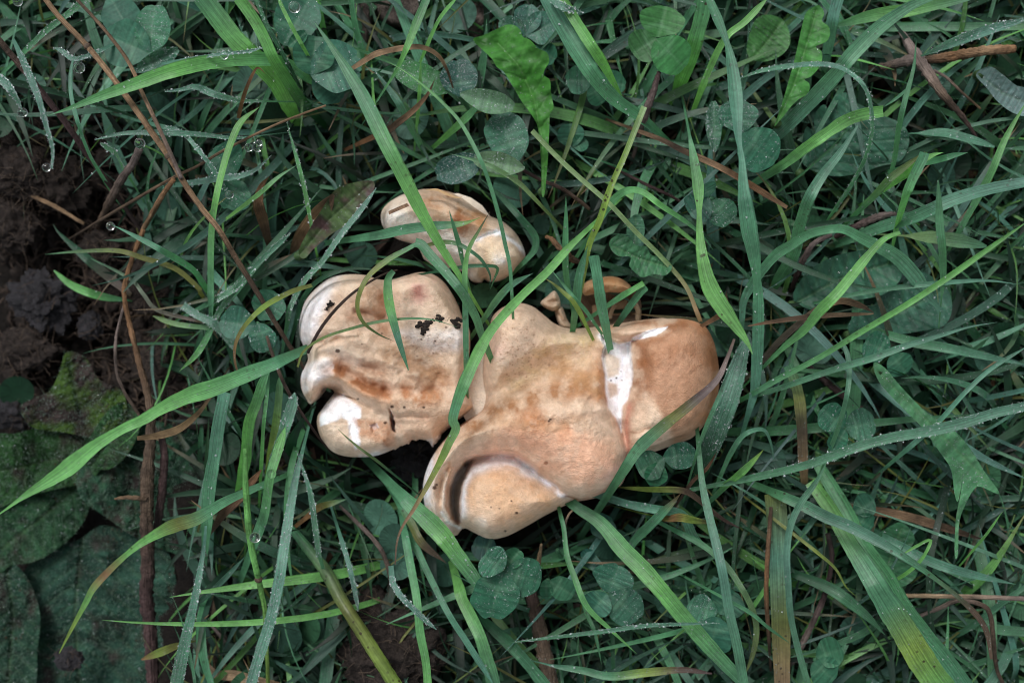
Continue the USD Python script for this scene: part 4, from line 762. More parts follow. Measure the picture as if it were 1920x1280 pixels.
B('thin brown blade tip crossing beside the brown arching blade', '1282,925 1300,900 1325,878 1345,845', 8, (36, 44, 48), 'brown>orange', name='dry_grass', cat='dead blade')
B('yellow leaf scrap with brown spots below the largest mushroom', '1226,967 1250,972 1275,970 1300,975 1332,980', 15, (34, 40, 40), ['yel', 'orange', 'yel', 'brown'], spot=True, prof='lens', name='dry_grass')
B('green blade turning orange at its tip below the largest mushroom', '1180,1030 1191,1011 1228,974 1261,941 1277,924', 20, (26, 38, 42), ['mid', 'mid', 'mid', 'orange'], roll=0.2)
B('broad blade diagonal between the two lower clovers', '1075,945 1087,954 1127,981 1167,1028 1204,1065 1245,1112 1278,1152 1337,1219 1390,1275', 34, (32, 44, 38), 'mid>fresh>mid', prof=[22, 28, 34, 34, 32, 34, 32, 28, 26], dew=0.15)
B('blade running right from below the largest mushroom lower lobe', '1110,924 1124,927 1177,944 1228,954 1278,964 1300,1005 1330,1035', 17, (30, 38, 28), 'blue>mid', prof='even', dew=0.3)
B('pair like bright blade with spotted tip in lower right centre', '1340,930 1365,905 1390,885 1420,855 1432,842', 18, (28, 42, 46), ['mid', 'fresh', 'fresh', 'yel'], spot=True)
S('straight grey straw lying level near the right edge low down', '1690,1116 1770,1117 1850,1119 1930,1122', (8, 9, 9), (28, 30, 30), 'straw>grey')
S('brown dead stem slanting to the reed base at lower right', '1500,1215 1525,1165 1548,1110 1560,1045 1552,1000', (12, 11, 9, 10), (16, 24, 26), 'grey>purple>black', name='twig', cat='twig', rough=0.15)
B('bent green thin blade angled like an elbow at right', '1675,1090 1705,1070 1730,1045 1745,1012 1720,1022 1690,1040', 7, (34, 42, 42), 'fresh', prof='even')
B('dark blade crossing below the widest bright blade left side', '1490,1075 1560,1105 1620,1150 1660,1190', 22, (22, 30, 26), 'dark>mid')
B('flat dark blade below the lobed leaf at the right edge', '1665,1010 1730,1045 1800,1070 1905,1095', 20, (24, 34, 34), 'blue', dew=0.2)
B('thin stem with pointed tip rising near the right edge low down', '1825,1030 1850,1000 1875,965 1882,958', 6, (34, 42, 46), 'fresh')
B('brown dead blade along the lower right brown leaves', '1545,930 1600,950 1690,965 1760,985 1840,1010', 20, (14, 20, 20), 'brown>tan>brown', name='dry_grass', cat='dead blade', prof='lens')
S('curly brown dead stem at the bottom right corner', '1700,1165 1760,1140 1800,1125 1850,1140 1862,1190 1868,1250 1885,1290', (6, 8, 9, 9, 8, 7), (20, 34, 34, 24), 'grey>brown>brown', rough=0.12)

# --- lower middle
B('broad dewy blade running down from the curled rim of largest mushroom', '757,932 761,937 791,964 828,1001 858,1041 889,1082 902,1100', 38, (36, 44, 40), 'mid>fresh>mid', prof=[28, 36, 38, 36, 32, 28, 22], dew=0.25, roll=0.1)
B('bright blade under the lower clover toward the bottom edge', '862,1105 868,1125 882,1152 902,1196 915,1240 930,1292', 30, (30, 36, 30), 'fresh>mid', prof='cut', roll=0.3)
B('straight blade dropping to the bottom left of the lower clover', '760,1005 771,1065 781,1119 788,1186 798,1236 803,1290', 19, (28, 40, 40), 'mid>fresh', prof='cut', dew=0.1)
S('thick mottled green stem slanting to the bottom edge', '555,1000 610,1070 640,1125 684,1193 737,1277 750,1298', (16, 24, 24, 25, 25), (16, 32, 34), 'mid>olive>yel', name='green_stem', rough=0.05, sides=14)
B('curled frosted dewy blade left of the lower clover', '733,1060 737,1092 754,1119 774,1139 795,1159 819,1180', 11, (44, 46, 42), 'blue', dew=2.0, prof='even', root=False)
B('bluish thin blade slanting to the bottom edge', '775,1015 808,1085 842,1152 875,1203 925,1282', 15, (24, 36, 34), 'mid>blue', prof='even', dew=0.1)
B('brown and green blade beside the broad dewy blade', '752,950 771,981 791,1018 838,1056', 16, (22, 26, 22), ['mid', 'olive', 'brown', 'brown'], spot=True)
S('rough reddish brown twig under the lower clovers', '990,1095 996,1112 1009,1169 1023,1236 1034,1292', (20, 28, 30, 29), (14, 20, 20), 'purple>brown>brown', name='twig', cat='twig', rough=0.12, sides=12, dew=0.4)
B('green and brown dying blade along the bottom edge', '1020,1243 1040,1248 1093,1256 1144,1267 1211,1260 1280,1255 1335,1262', 19, (28, 36, 36), ['blue', 'mid', 'mid', 'yel', 'brown', 'purple'], prof='lens', dew=0.2, spot=True)
B('thin dewy blade level across the lower middle', '955,1204 1043,1193 1127,1183 1211,1172 1280,1169 1350,1167', 11, (34, 48, 48), 'mid>blue', dew=0.6, prof='lens')
B('narrow blade dropping right beside the lower middle clovers', '1052,970 1057,991 1063,1041 1077,1082 1100,1136 1144,1179 1194,1225', 11, (34, 44, 42), 'mid>fresh', dew=0.05)
B('blade slanting from the lower clover to the bottom edge', '918,1172 926,1179 959,1209 996,1250 1030,1292', 26, (24, 32, 30), 'dark>mid', prof='cut')
B('thin pair blade below the narrow dropping blade', '1085,1105 1100,1150 1115,1185 1128,1245', 8, (26, 34, 32), 'mid')
S('white dead rootlet curling below the largest mushroom', '1062,1005 1060,985 1068,962 1090,945', (4, 4, 4), (26, 34, 30), 'grey>straw')
S('upright brown broken stub between the lower clovers', '1008,1062 1012,1040 1015,1020', (10, 8, 5), (28, 34, 38), 'tan>straw', name='dead_stub', cat='twig', rough=0.15)
S('fallen grey brown stalk left of the lower clover', '665,975 700,1010 722,1045 735,1095', (8, 9, 8), (18, 22, 18), 'grey>brown', rough=0.12)

# --- lower left and left
B('long broad green blade sweeping across the left edge', '526,676 514,682 470,699 403,726 353,742 302,766 269,786 230,804 180,835 118,884 50,927 -8,968', 34, (46, 64, 62), 'mid>fresh>fresh>fresh', prof=[26, 31, 34, 33, 29, 23, 20, 27, 35, 22, 9, 2], roll=0.12, dew=0.12)
B('spotted green blade with yellow tip over the dark broad leaves', '490,910 464,921 420,941 370,971 319,988 269,1015 235,1041 202,1072 175,1102 161,1129 134,1179 111,1224', 28, (36, 60, 44), ['mid', 'mid', 'mid', 'olive', 'fresh', 'fresh', 'orange', 'fresh', 'yel', 'yel'], prof=[14, 18, 22, 27, 28, 18, 11, 13, 14, 11, 7, 2], spot=True, roll=0.1)
B('upright broad dewy blade below the sweeping left blade', '388,985 393,917 402,860 410,800 422,735', 30, (30, 40, 42), 'mid>blue', prof='cut', dew=0.2)
B('narrow dewy blade dropping to the bottom edge at left', '386,985 383,1020 376,1065 363,1132 346,1206 328,1292', 21, (42, 48, 40), 'blue>mid', prof=[5, 9, 14, 18, 21, 22], dew=1.0, root=False)
S('bright round grass stem left of the mushrooms going down', '503,1290 497,1152 490,1110 470,1018 464,961 460,900 460,840', (7, 8, 9, 12, 13, 12, 8), (30, 46, 50), 'yel>fresh>fresh', name='grass_stalk', nodes=(0.5,))
B('long dew beaded blade falling to the bottom edge', '566,850 556,890 548,934 534,1018 524,1085 507,1162 487,1226 468,1292', 23, (40, 50, 42), 'blue', prof=[9, 16, 20, 22, 23, 23, 22, 20], dew=1.1, roll=0.1)
B('smooth fresh blade with a large flat droplet', '484,1000 497,961 507,894 520,850 535,800', 23, (36, 50, 48), 'mid>fresh', prof='even', dew=0.1)
B('bright curved blade left of the tan mushroom torn rim', '456,880 460,860 467,793 480,756 497,709 505,688', 20, (26, 40, 40), 'fresh>fresh>mid', prof='even', roll=0.35)
B('thin bright stem blade beside the bright curved blade', '490,870 494,800 500,745 505,700', 7, (34, 44, 44), 'fresh>mid', prof='even')
B('olive upright blade behind the bright curved blade', '508,850 511,833 521,766 526,700', 17, (24, 34, 34), 'yel>mid', prof='even')
B('dewy blade close to the tan mushroom left side', '512,868 531,810 548,756 552,735', 19, (30, 42, 42), 'mid>blue', dew=0.7, prof='even')
B('yellow brown arched blade left of the tan mushroom', '585,535 560,542 538,551 497,574 464,605 444,638 440,672 449,710', 13, (44, 56, 42), ['olive', 'olive', 'yel', 'olive', 'orange', 'brown'], prof=[8, 12, 14, 14, 12, 9, 7, 4], root=False)
B('curved tan dead leaf strip crossing the red brown roots', '400,735 393,746 370,776 336,803 296,816 257,821', 16, (24, 40, 42), 'brown>tan>tan', name='dry_grass', cat='dead blade', prof=[5, 8, 13, 16, 15, 9])
S('thin dark red stem left of the torn rim', '600,822 595,816 558,763 531,716 511,665 500,630', (4, 6, 7, 6), (26, 40, 36), 'purple>brown')
B('wet green blade with droplet tip over the soil at left', '380,531 363,507 322,480 275,454 228,430 208,421', 15, (24, 44, 44), 'mid>blue', dew=0.25)
B('long olive blade arching over the soil at left', '375,548 373,541 329,504 269,484 218,470 141,472 84,477', 11, (22, 28, 14), 'olive>olive>mid')
B('bruised greyish blade lying on the soil', '236,545 202,517 158,480 111,437 100,420', 18, (6, 12, 6), 'grey>dark>dark')
B('bright short blade lying in the soil hollow', '240,563 185,554 134,534 101,507', 19, (4, 9, 4), 'mid>fresh>fresh', prof='lens')
B('greyish thin blade lying right across the soil', '365,600 296,581 269,551 242,521 161,480', 9, (16, 22, 12), 'grey>mid')
B('level thin blade pointing left toward the roots', '415,616 336,608 286,592', 10, (24, 26, 20), 'mid>pale', prof='even', dew=0.2)
B('dewy stubby blade among roots left of the clover', '440,650 403,608 370,591 343,572', 17, (22, 28, 26), 'blue', dew=1.2, prof='cut')
B('bright curved small blade under the left clover', '398,615 396,618 370,662 336,696', 11, (26, 34, 32), 'mid>fresh', dew=0.3)
B('fuzzy dewy blade crossing to the orange stalk left side', '393,568 430,548 450,532', 14, (26, 34, 36), 'mid', dew=0.9, prof='cut')
S('thick red brown fibrous root running down the left side', '287,1290 282,1186 275,1119 277,1052 275,984 275,917 279,860 282,816 282,766 275,732 262,685 249,632 235,571 235,531 252,474 269,430', (20, 22, 24, 23, 22, 22, 18, 12, 10, 9, 9, 8), (6, 12, 22, 26, 22, 24), 'purple>purple>brown>brown>orange>orange', name='root', cat='root', rough=0.28, sides=16)
S('second darker root alongside the thick fibrous root', '288,1000 296,978 304,917 308,850 300,812', (14, 16, 15, 12), (14, 20, 20), 'black>purple>purple', name='root', cat='root', rough=0.16, root=False)
S('thin wiry root beside the thick fibrous root', '270,790 262,779 232,732 218,692 218,632 232,574', (5, 6, 6, 5), (20, 22, 20), 'brown>grey', name='root', cat='root', rough=0.2, root=False)
S('short broken side twig sticking left from the fibrous root', '275,935 255,933 235,932 215,935', (10, 9, 8, 4), (24, 26, 24), 'brown>tan', name='twig', cat='twig', rough=0.2, root=False)
B('dead brown curved blade at the spotted blade root', '395,1000 420,960 450,930 470,905 490,880', 20, (22, 32, 34), 'brown>orange', name='dry_grass', cat='dead blade', prof='lens')
B('yellow green small leaf by the fibrous root bottom', '350,1205 325,1212 300,1222 265,1236', 18, (20, 24, 22), ['olive', 'olive', 'yel', 'orange'], prof='lens')
B('withered cream leaf curl along the bottom edge left', '380,1235 405,1262 440,1265 480,1275 530,1282', 24, (12, 18, 14), ['brown', 'straw', 'straw', 'tan'], name='dry_grass', cat='dead blade', prof='lens')
B('narrow blade dotted with dew right of the dew beaded blade', '600,1042 598,1038 584,934 572,890 556,845', 13, (32, 40, 42), 'mid>blue', dew=0.8)
B('blue green blade in the shade left of the dewy falling blade', '372,1130 400,1105 430,1075 460,1042', 13, (16, 24, 24), 'dark>blue')
B('thin orange green blade across the stems at lower left', '580,965 600,950 625,942 650,935', 14, (22, 30, 30), ['orange', 'olive', 'mid'])
B('dewy blade tip curled above the soil clump at bottom', '640,1010 655,1060 668,1120 672,1145', 10, (34, 36, 28), 'blue', dew=0.9, prof='even')

# ---------------------------------------------------------------- clover and broad leaves
def leaf_mesh(outline, rib, z_fn, step=3.0, cup=0.0, vein=0.0, nveins=7, vein_ang=0.9, wav=0.0, seed=0):
    """a leaf blade: outline and midrib in pixels, z_fn(px,py) in metres"""
    pts, tri, poly = fill(closed(outline, step), step)
    d = inside(poly, pts); rib = np.asarray(rib, float); dr = dline(pts, rib)
    L = np.linalg.norm(rib[-1] - rib[0]); ax = (rib[-1] - rib[0]) / L
    u = ((pts - rib[0]) @ ax) / L; z = np.asarray(z_fn(pts[:, 0], pts[:, 1]), float)
    z = z + cup * (dr / max(dr.max(), 1)) ** 1.6
    side = (u - vein_ang * dr / L) * nveins
    vv = np.exp(-(((side % 1) - 0.5) / 0.10) ** 2) * np.clip(1 - d * 0 - 0.2, 0, 1)
    z = z - vein * (np.exp(-(dr / 3.2) ** 2) * 0.9 + 0.6 * vv)
    if wav: z = z + wav * (nz(pts, 40, seed, 3) + (1.3 * nz(pts, 95, seed + 3, 2) if wav > 0.004 else 0))
    v = P(pts[:, 0], pts[:, 1], z)
    return v, tri, np.exp(-(dr / 2.6) ** 2), vv, u, dr, pts, d

def leaflet(t, bx, by, tx, ty, w, z, tilt=0.0, fold=False, c='mid', dew=0.0, mark=0.35, seed=0, name='leaflet'):
    """one rounded leaflet from its base to its tip"""
    b, e = np.array([bx, by], float), np.array([tx, ty], float); L = np.linalg.norm(e - b); ax = (e - b) / L; nn = np.array([-ax[1], ax[0]])
    rg = np.random.default_rng(seed + 900)
    s = np.array([(0, 0), (0.10, 0.22), (0.28, 0.42), (0.52, 0.5), (0.75, 0.45), (0.92, 0.27), (0.985, 0.10), (0.965, 0.0)])
    up = [b + ax * L * a + nn * w * h for a, h in s]; dn = [b + ax * L * a - nn * w * h for a, h in s[::-1][1:-1]]
    up = up + dn
    up = [u_ + rg.normal(0, 0.018 * w, 2) * (i_ not in (0, 7)) for i_, u_ in enumerate(up)]
    tl_, ta = rg.uniform(-0.10, 0.10), rg.uniform(0, 0.18)
    def zf(x, y):
        p = np.stack([x, y], -1) - b; return z * 1e-3 + mpp(0.03) * ((p @ ax) * (tilt + 0.05) + (p @ nn) * tl_ * 1.5 - 0.0016 * (p @ ax) ** 2 * (1 + ta))
    v, f, rib, vv, u, dr, pts, d = leaf_mesh(up, [b, b + ax * L * 0.97], zf, 3.2, 0.0030 if fold else 0.0017, 0.00022, 9, 1.1)
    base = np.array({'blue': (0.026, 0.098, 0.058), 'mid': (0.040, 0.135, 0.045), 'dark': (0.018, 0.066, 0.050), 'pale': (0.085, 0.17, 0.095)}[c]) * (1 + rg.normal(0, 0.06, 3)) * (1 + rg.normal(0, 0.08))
    k = np.clip(mark * np.exp(-((u - 0.42 + 0.5 * dr / L) / 0.09) ** 2) * (dr < w * 0.36) + 0.15 * vv + 0.22 * rib, 0, 1)[:, None]
    col = base * (1 - k * 0.55) + np.array([0.17, 0.30, 0.19]) * k * 0.55
    lf = put(name, v, f, LEAF, t, col, np.stack([u, dr / L], 1))
    if dew: 
        dv, df = dewdrops(v, f, 6.0 * min(dew, 1.4), 0.00005, 0.00016, seed=seed); tag(put('dew', dv, df, WATER, lf), kind='stuff')
    return v

CS = [0]
def clover(label, leaves, z=34, stalk=None, name='clover', cat='clover', c='blue'):
    """leaves: (base x, base y, tip x, tip y, width, options)"""
    CS[0] += 1
    bx, by = np.mean([l[0] for l in leaves]), np.mean([l[1] for l in leaves])
    sx, sy = stalk or (bx + 12, by + 18)
    g = P(sx, sy, 0); g[2] = float(ground_z(g[0], g[1]))
    t = thing(name, label, cat, g, 'clovers among the grass')
    for i, l in enumerate(leaves):
        o = dict(l[5]) if len(l) > 5 else {}
        leaflet(t, *l[:5], z=o.pop('z', z), c=o.pop('c', c), seed=CS[0] * 10 + i, **o)
    top = P(bx, by, z * 1e-3 - 0.0006); k = np.linspace(0, 1, 10)[:, None]
    path = g * (1 - k) + top * k; path[:, 2] = g[2] + (top[2] - g[2]) * np.sqrt(np.linspace(0, 1, 10)); 
    v, f, uv = tube(path, 0.0007, 7); put('leaf_stalk', v, f, GRASS, t, np.array(COL['mid']) * 0.9, uv)

D1, D2 = {'dew': 1.0}, {'dew': 0.35}
clover('three leaflet clover in the upper left with one frosted folded leaflet', [(281,101,196,64,92), (281,101,291,8,66,D1), (252,135,336,92,34,{'dew':2.4,'fold':True,'z':40}), (262,92,205,-8,74,{'z':30})], 36)
clover('large rounded clover pair in the upper left beside the bright blades', [(584,140,592,66,84,{'fold':True}), (584,144,672,105,104,D2), (588,140,640,188,60,{'z':30})], 38)
clover('pale clover leaflet at the top left edge', [(530,84,580,-6,86,D2), (540,88,575,60,26,{'z':38})], 30)
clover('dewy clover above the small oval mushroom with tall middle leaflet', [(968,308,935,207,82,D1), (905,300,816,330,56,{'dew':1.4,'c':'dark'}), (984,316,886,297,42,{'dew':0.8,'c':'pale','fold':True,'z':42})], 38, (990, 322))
clover('fuzzy pale clover pair near the toothed leaf', [(862,176,966,202,44,{'dew':1.0,'c':'pale','fold':True,'z':42}), (866,182,856,112,72,{'dew':1.2,'c':'dark'}), (848,172,740,124,56,{'dew':0.9,'c':'mid'})], 36, (895, 238))
clover('clover cluster at the top behind the toothed leaf', [(985,66,935,40,42,D1), (985,66,992,8,54,D1), (985,66,1046,40,62,D1), (1000,90,1042,112,46)], 26)
clover('smooth pale green clover at the upper right with three big leaflets', [(1232,70,1247,10,84,{'c':'mid'}), (1230,70,1185,100,66,{'c':'mid'}), (1230,74,1285,128,76,{'c':'mid'})], 38)
clover('clover leaflets under the folded blade in the upper middle', [(1112,150,1060,150,54,D2), (1116,150,1174,160,48), (1108,160,1130,196,40)], 26)
clover('small round clover leaflet left of the tall tuft', [(1070,276,1068,230,52), (1074,276,1100,262,34)], 22)
clover('dewy clover beside the twisted blade with broad lower leaflet', [(1384,252,1456,304,84,D2), (1385,250,1384,186,76,{'dew':1.0}), (1340,286,1338,188,30,{'dew':1.3,'fold':True})], 40)
clover('clover under the spear shaped blade on the right', [(1330,372,1292,402,62,D2), (1336,376,1372,418,56,D1), (1330,368,1318,346,46)], 34)
clover('main three leaflet clover below the largest mushroom', [(942,1071,918,1159,92,D2), (946,1070,1016,1092,76,D2), (944,1068,906,1040,66,{'dew':1.0,'fold':True,'z':44}), (946,1064,975,1030,40,{'fold':True,'z':40})], 41, (938, 1090))
clover('second three leaflet clover right of the main lower clover', [(1140,1110,1160,1058,76,D2), (1142,1112,1200,1160,72,D2), (1138,1112,1106,1148,58)], 37)
clover('small clover leaflet between the two lower clovers', [(1030,1088,1076,1116,46), (1024,1085,1024,1124,26)], 30)
clover('wet clover pair touching the right lobe of the largest mushroom', [(1245,858,1195,884,56,D2), (1243,858,1306,850,52,{'dew':0.6}), (1236,866,1225,912,44)], 40)
clover('clover left of the tan mushroom with two rounded leaflets', [(480,612,412,600,62,D2), (484,606,500,660,52,{'dew':0.8}), (486,600,520,548,66,D2)], 34)
clover('dark clover leaflets below the hanging drop', [(455,340,425,392,72,D2), (445,322,396,282,82,D2)], 30)
clover('three leaflet clover right of the mushrooms under the sweeping blade', [(1583,802,1540,764,56,D2), (1584,804,1560,845,36,{'fold':True}), (1586,802,1640,790,66,D2)], 36)
clover('clover at the lower middle crossed by the long pale blade', [(1345,1150,1290,1130,52,{'dew':0.9}), (1348,1150,1380,1108,70), (1345,1156,1330,1226,74)], 36)
clover('low clover leaflets near the bottom right corner', [(1530,1230,1580,1215,60), (1525,1240,1565,1275,60)], 28)
clover('clover leaflets shaded right of the lobed leaf', [(1670,660,1620,640,60,D2), (1672,664,1700,700,52)], 26)
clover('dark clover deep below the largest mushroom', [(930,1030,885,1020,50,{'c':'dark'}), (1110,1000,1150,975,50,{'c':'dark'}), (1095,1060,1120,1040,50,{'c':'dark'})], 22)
clover('small clover low at the right beside the sweeping blade', [(1600,960,1640,935,46), (1606,968,1636,990,40)], 26)

def broad(label, name, cat, leaves):
    """a plant of one or more large leaves: (outline, midrib, z mm, tilt x, tilt y, colour, options)"""
    cs = np.mean([l[1][0] for l in leaves], 0); g = P(cs[0], cs[1], 0); g[2] = float(ground_z(g[0], g[1]))
    t = thing(name, label, cat, g)
    for i, (out, rib, z, sx, sy, c, o) in enumerate(leaves):
        CS[0] += 1; cx, cy = np.mean(out, 0)
        zo = -9 if name == 'broad_leaf_plant' else 0
        def zf(x, y): return (z + zo) * 1e-3 + mpp(0) * ((x - cx) * sx + (y - cy) * sy)
        v, f, rb, vv, u, dr, pts, d = leaf_mesh(out, rib, zf, o.get('step', 3.5), o.get('cup', 0.003), o.get('vein', 0.0007), o.get('nv', 7), o.get('va', 0.8), o.get('wav', 0.0015), CS[0])
        base = np.array(COL[c] if isinstance(c, str) else c); k = np.clip(0.5 * rb + 0.25 * vv, 0, 1)[:, None]
        mo = np.clip(0.5 + 0.9 * nz(pts, 34, CS[0], 4), 0, 1)[:, None]
        col = (base * (0.75 + 0.5 * mo)) * (1 - k * 0.4) + np.array([0.12, 0.20, 0.08]) * k * 0.4
        if 'blotch' in o: w = np.clip(0.5 + 2.4 * nz(pts, 30, CS[0] + 50, 4) + o.get('bias', 0), 0, 1)[:, None]; col = col * (1 - w) + np.array(COL[o['blotch']]) * w
        p = put('leaf', v, f, o.get('mat', BROAD), t, col, np.stack([u * 2, dr / 100], 1))
        if o.get('label'): tag(p, o['label'])
        if o.get('dew'): 
            dv, df = dewdrops(v, f, 2.5 * min(o['dew'], 1.4), 0.00005, 0.00015, seed=CS[0]); tag(put('dew', dv, df, WATER, p), kind='stuff')
        if o.get('hairs'):
            rg = np.random.default_rng(CS[0]); n = int(len(pts) * o['hairs']); k = rg.integers(0, len(pts), n); e = closed(out, 4.0); vn = vnormals(v, f)
            a = v[k]; b = a + vn[k] * rg.uniform(0.0008, 0.0018, (n, 1)) + rg.normal(0, 0.0006, (n, 3)); s = np.cross(b - a, [0.3, 0.5, 0.8]); s = s / np.linalg.norm(s, axis=1, keepdims=True) * 0.00004
            hv = np.stack([a - s, a + s, b], 1).reshape(-1, 3); tag(put('hairs', hv, np.arange(3 * n).reshape(-1, 3), GRASS, p, (0.16, 0.24, 0.19), np.zeros((3 * n, 2))), kind='stuff')
    g0 = P(cs[0], cs[1], 0); top = P(cs[0], cs[1], (leaves[0][2] - (10 if name == 'broad_leaf_plant' else 0)) * 1e-3 - 0.001); k = np.linspace(0, 1, 6)[:, None]
    v, f, uv = tube((g0 + [0, 0, g[2] - 0.003]) * (1 - k) + top * k, 0.0016, 8); put('leaf_stalk', v, f, GRASS, t, (0.06, 0.12, 0.04), uv)

H = {'hairs': 0.5, 'dew': 0.25, 'blotch': 'black', 'bias': -0.75, 'wav': 0.0042, 'vein': 0.0016, 'nv': 9}
broad('dark hairy broad leaved rosette filling the lower left corner', 'broad_leaf_plant', 'rosette', [
  ([(30,1285),(25,1180),(40,1080),(90,1030),(150,1010),(190,985),(250,1000),(310,1030),(330,1090),(325,1170),(290,1240),(270,1290),(150,1296)], [(170,930),(150,1050),(140,1150),(150,1290)], -4, 0, -0.02, (0.015, 0.044, 0.030), dict(H, nv=10)),
  ([(148,880),(190,830),(260,790),(340,800),(400,830),(440,900),(450,980),(410,1040),(340,1040),(260,1010),(200,970),(150,930)], [(170,840),(260,890),(350,950),(430,1010)], 3, 0, -0.02, (0.014, 0.045, 0.025), dict(H)),
  ([(330,1020),(400,1010),(455,1030),(500,1080),(520,1130),(450,1140),(380,1120),(340,1080)], [(330,1040),(410,1070),(500,1125)], -5, 0, 0, (0.014, 0.040, 0.028), dict(H)),
  ([(-15,960),(40,920),(110,900),(160,920),(165,960),(130,1010),(70,1050),(20,1060),(-15,1080)], [(165,890),(90,960),(-10,1040)], 0, 0, -0.02, (0.014, 0.045, 0.020), dict(H)),
  ([(-15,825),(30,812),(80,800),(140,790),(190,800),(200,850),(170,900),(110,915),(50,930),(-15,945)], [(170,855),(80,865),(-10,885)], 5, 0, 0, (0.015, 0.048, 0.014), dict(H)),
  ([(40,760),(90,735),(110,700),(125,660),(160,670),(185,710),(230,735),(235,790),(190,820),(120,810),(60,800)], [(180,830),(150,770),(130,680)], 8, 0, 0.02, (0.030, 0.060, 0.010), dict(H, bias=-0.3, label='yellowing decayed leaf with black holes', wav=0.004)),
  ([(155,860),(180,800),(215,760),(250,760),(262,800),(240,850),(200,880)], [(165,880),(240,780)], 9, 0, 0, (0.017, 0.052, 0.018), dict(H, wav=0.003))])
broad('dark leaf tip in the bottom left corner beside the rosette', 'broad_leaf', 'leaf', [
  ([(-20,1040),(20,1050),(55,1090),(75,1150),(70,1220),(60,1292),(-20,1292)], [(10,1045),(25,1150),(15,1285)], -8, 0, 0, (0.012, 0.036, 0.022), dict(H))])
broad('green toothed leaf standing in the upper middle', 'toothed_leaf', 'leaf', [
  (tl(640, 0, 2.977, [(735,222),(800,195),(870,162),(920,140),(965,142),(1000,170),(1012,205),(1050,222),(1075,245),(1100,272),(1148,296),(1160,345),(1138,385),(1130,420),(1165,450),(1170,520),(1185,600),(1165,640),(1160,740),(1152,900),(1135,1080),(1118,1080),(1115,900),(1098,720),(1060,640),(1005,565),(950,470),(905,400),(868,375),(845,335),(800,290)]),
   tl(640, 0, 2.977, [(1125,1070),(1122,800),(1075,560),(1000,380),(870,240)]), 36, 0.03, 0.05, (0.045, 0.165, 0.028), dict(mat=LEAF, cup=0.005, nv=9, vein=0.0009, step=2.5, dew=0.15, wav=0.004))])
broad('long lobed green leaf left of the broad diagonal blade', 'lobed_leaf', 'leaf', [
  (tl(1280, 0, 2.977, [(690,70),(730,40),(765,32),(790,75),(778,118),(815,150),(822,195),(800,235),(742,262),(776,290),(772,360),(720,425),(680,445),(708,470),(700,525),(655,550),(610,590),(570,640),(515,705),(520,680),(560,560),(595,440),(625,330),(650,220),(670,130)]),
   tl(1280, 0, 2.977, [(525,690),(620,480),(690,260),(745,60)]), 36, 0.02, 0.03, (0.050, 0.175, 0.040), dict(mat=LEAF, cup=0.004, vein=0.0008, step=2.5, dew=0.2, wav=0.003))])
broad('pale dewy leaf ending in three pointed lobes at right', 'lobed_leaf', 'leaf', [
  ([(1638,680),(1660,690),(1690,725),(1740,775),(1790,808),(1820,842),(1845,882),(1874,925),(1838,912),(1824,920),(1806,955),(1798,985),(1796,1040),(1790,1040),(1792,975),(1801,925),(1806,886),(1797,938),(1790,926),(1783,880),(1764,850),(1732,805),(1688,760),(1648,715)],
   [(1645,695),(1735,785),(1800,850),(1850,900)], 46, -0.02, 0.03, (0.055, 0.165, 0.075), dict(mat=LEAF, cup=0.002, vein=0.0004, step=2.5, dew=0.9))])
broad('scalloped ground ivy leaf above the largest mushroom right lobe', 'ivy_leaf', 'leaf', [
  ([(1143,452),(1160,440),(1180,446),(1192,460),(1212,462),(1222,478),(1246,482),(1260,500),(1248,516),(1225,514),(1205,520),(1192,512),(1180,498),(1182,482),(1160,480),(1146,468)], [(1150,462),(1200,485),(1250,500)], 38, 0, 0.03, (0.038, 0.120, 0.055), dict(mat=LEAF, cup=0.002, step=2.5, dew=0.3)),
  ([(1175,440),(1178,415),(1192,402),(1206,412),(1208,440),(1196,462),(1182,458)], [(1190,458),(1192,408)], 36, 0, 0.0, (0.055, 0.14, 0.085), dict(mat=LEAF, cup=0.002, step=2.5, dew=0.5))])
broad('dark crinkled toothed leaf behind the thin hoop of grass', 'nettle_leaf', 'leaf', [
  ([(1508,310),(1504,270),(1512,238),(1525,245),(1528,215),(1545,196),(1560,212),(1568,180),(1600,175),(1612,205),(1640,212),(1690,232),(1705,262),(1690,300),(1650,312),(1610,325),(1560,330)], [(1500,325),(1570,270),(1610,190)], 20, 0.0, 0.02, (0.032, 0.100, 0.062), dict(mat=LEAF, cup=0.003, vein=0.0012, step=3, dew=0.6, wav=0.003))])
broad('dark flat plantain leaf under the humped arching blade', 'plantain_leaf', 'leaf', [
  ([(1488,560),(1495,535),(1520,505),(1560,482),(1610,470),(1650,468),(1680,490),(1690,520),(1660,550),(1610,562),(1560,568),(1520,580)], [(1485,572),(1580,520),(1680,490)], 22, 0.0, 0.02, (0.026, 0.085, 0.052), dict(mat=LEAF, cup=0.004, vein=0.0008, step=3, dew=0.25))])
broad('blue green hairy leaf behind the bright thin stalk', 'hairy_leaf', 'leaf', [
  ([(1590,610),(1610,585),(1640,570),(1655,545),(1690,540),(1720,510),(1750,520),(1778,545),(1785,580),(1770,610),(1730,620),(1680,628),(1630,636),(1600,632)], [(1592,628),(1680,590),(1775,540)], 22, 0, 0, (0.034, 0.100, 0.066), dict(mat=LEAF, cup=0.003, vein=0.0009, step=3, dew=0.5, wav=0.003))])
broad('withered brown and green leaf left of the small oval mushroom', 'withered_leaf', 'dead leaf', [
  ([(560,470),(580,430),(605,390),(630,355),(665,342),(700,340),(698,365),(680,395),(650,420),(620,440),(590,465),(570,485)], [(560,480),(620,410),(695,345)], 34, 0.0, 0.05, (0.050, 0.085, 0.030), dict(mat=LEAF, blotch='purple', bias=-0.1, cup=0.004, step=3, dew=0.15))])
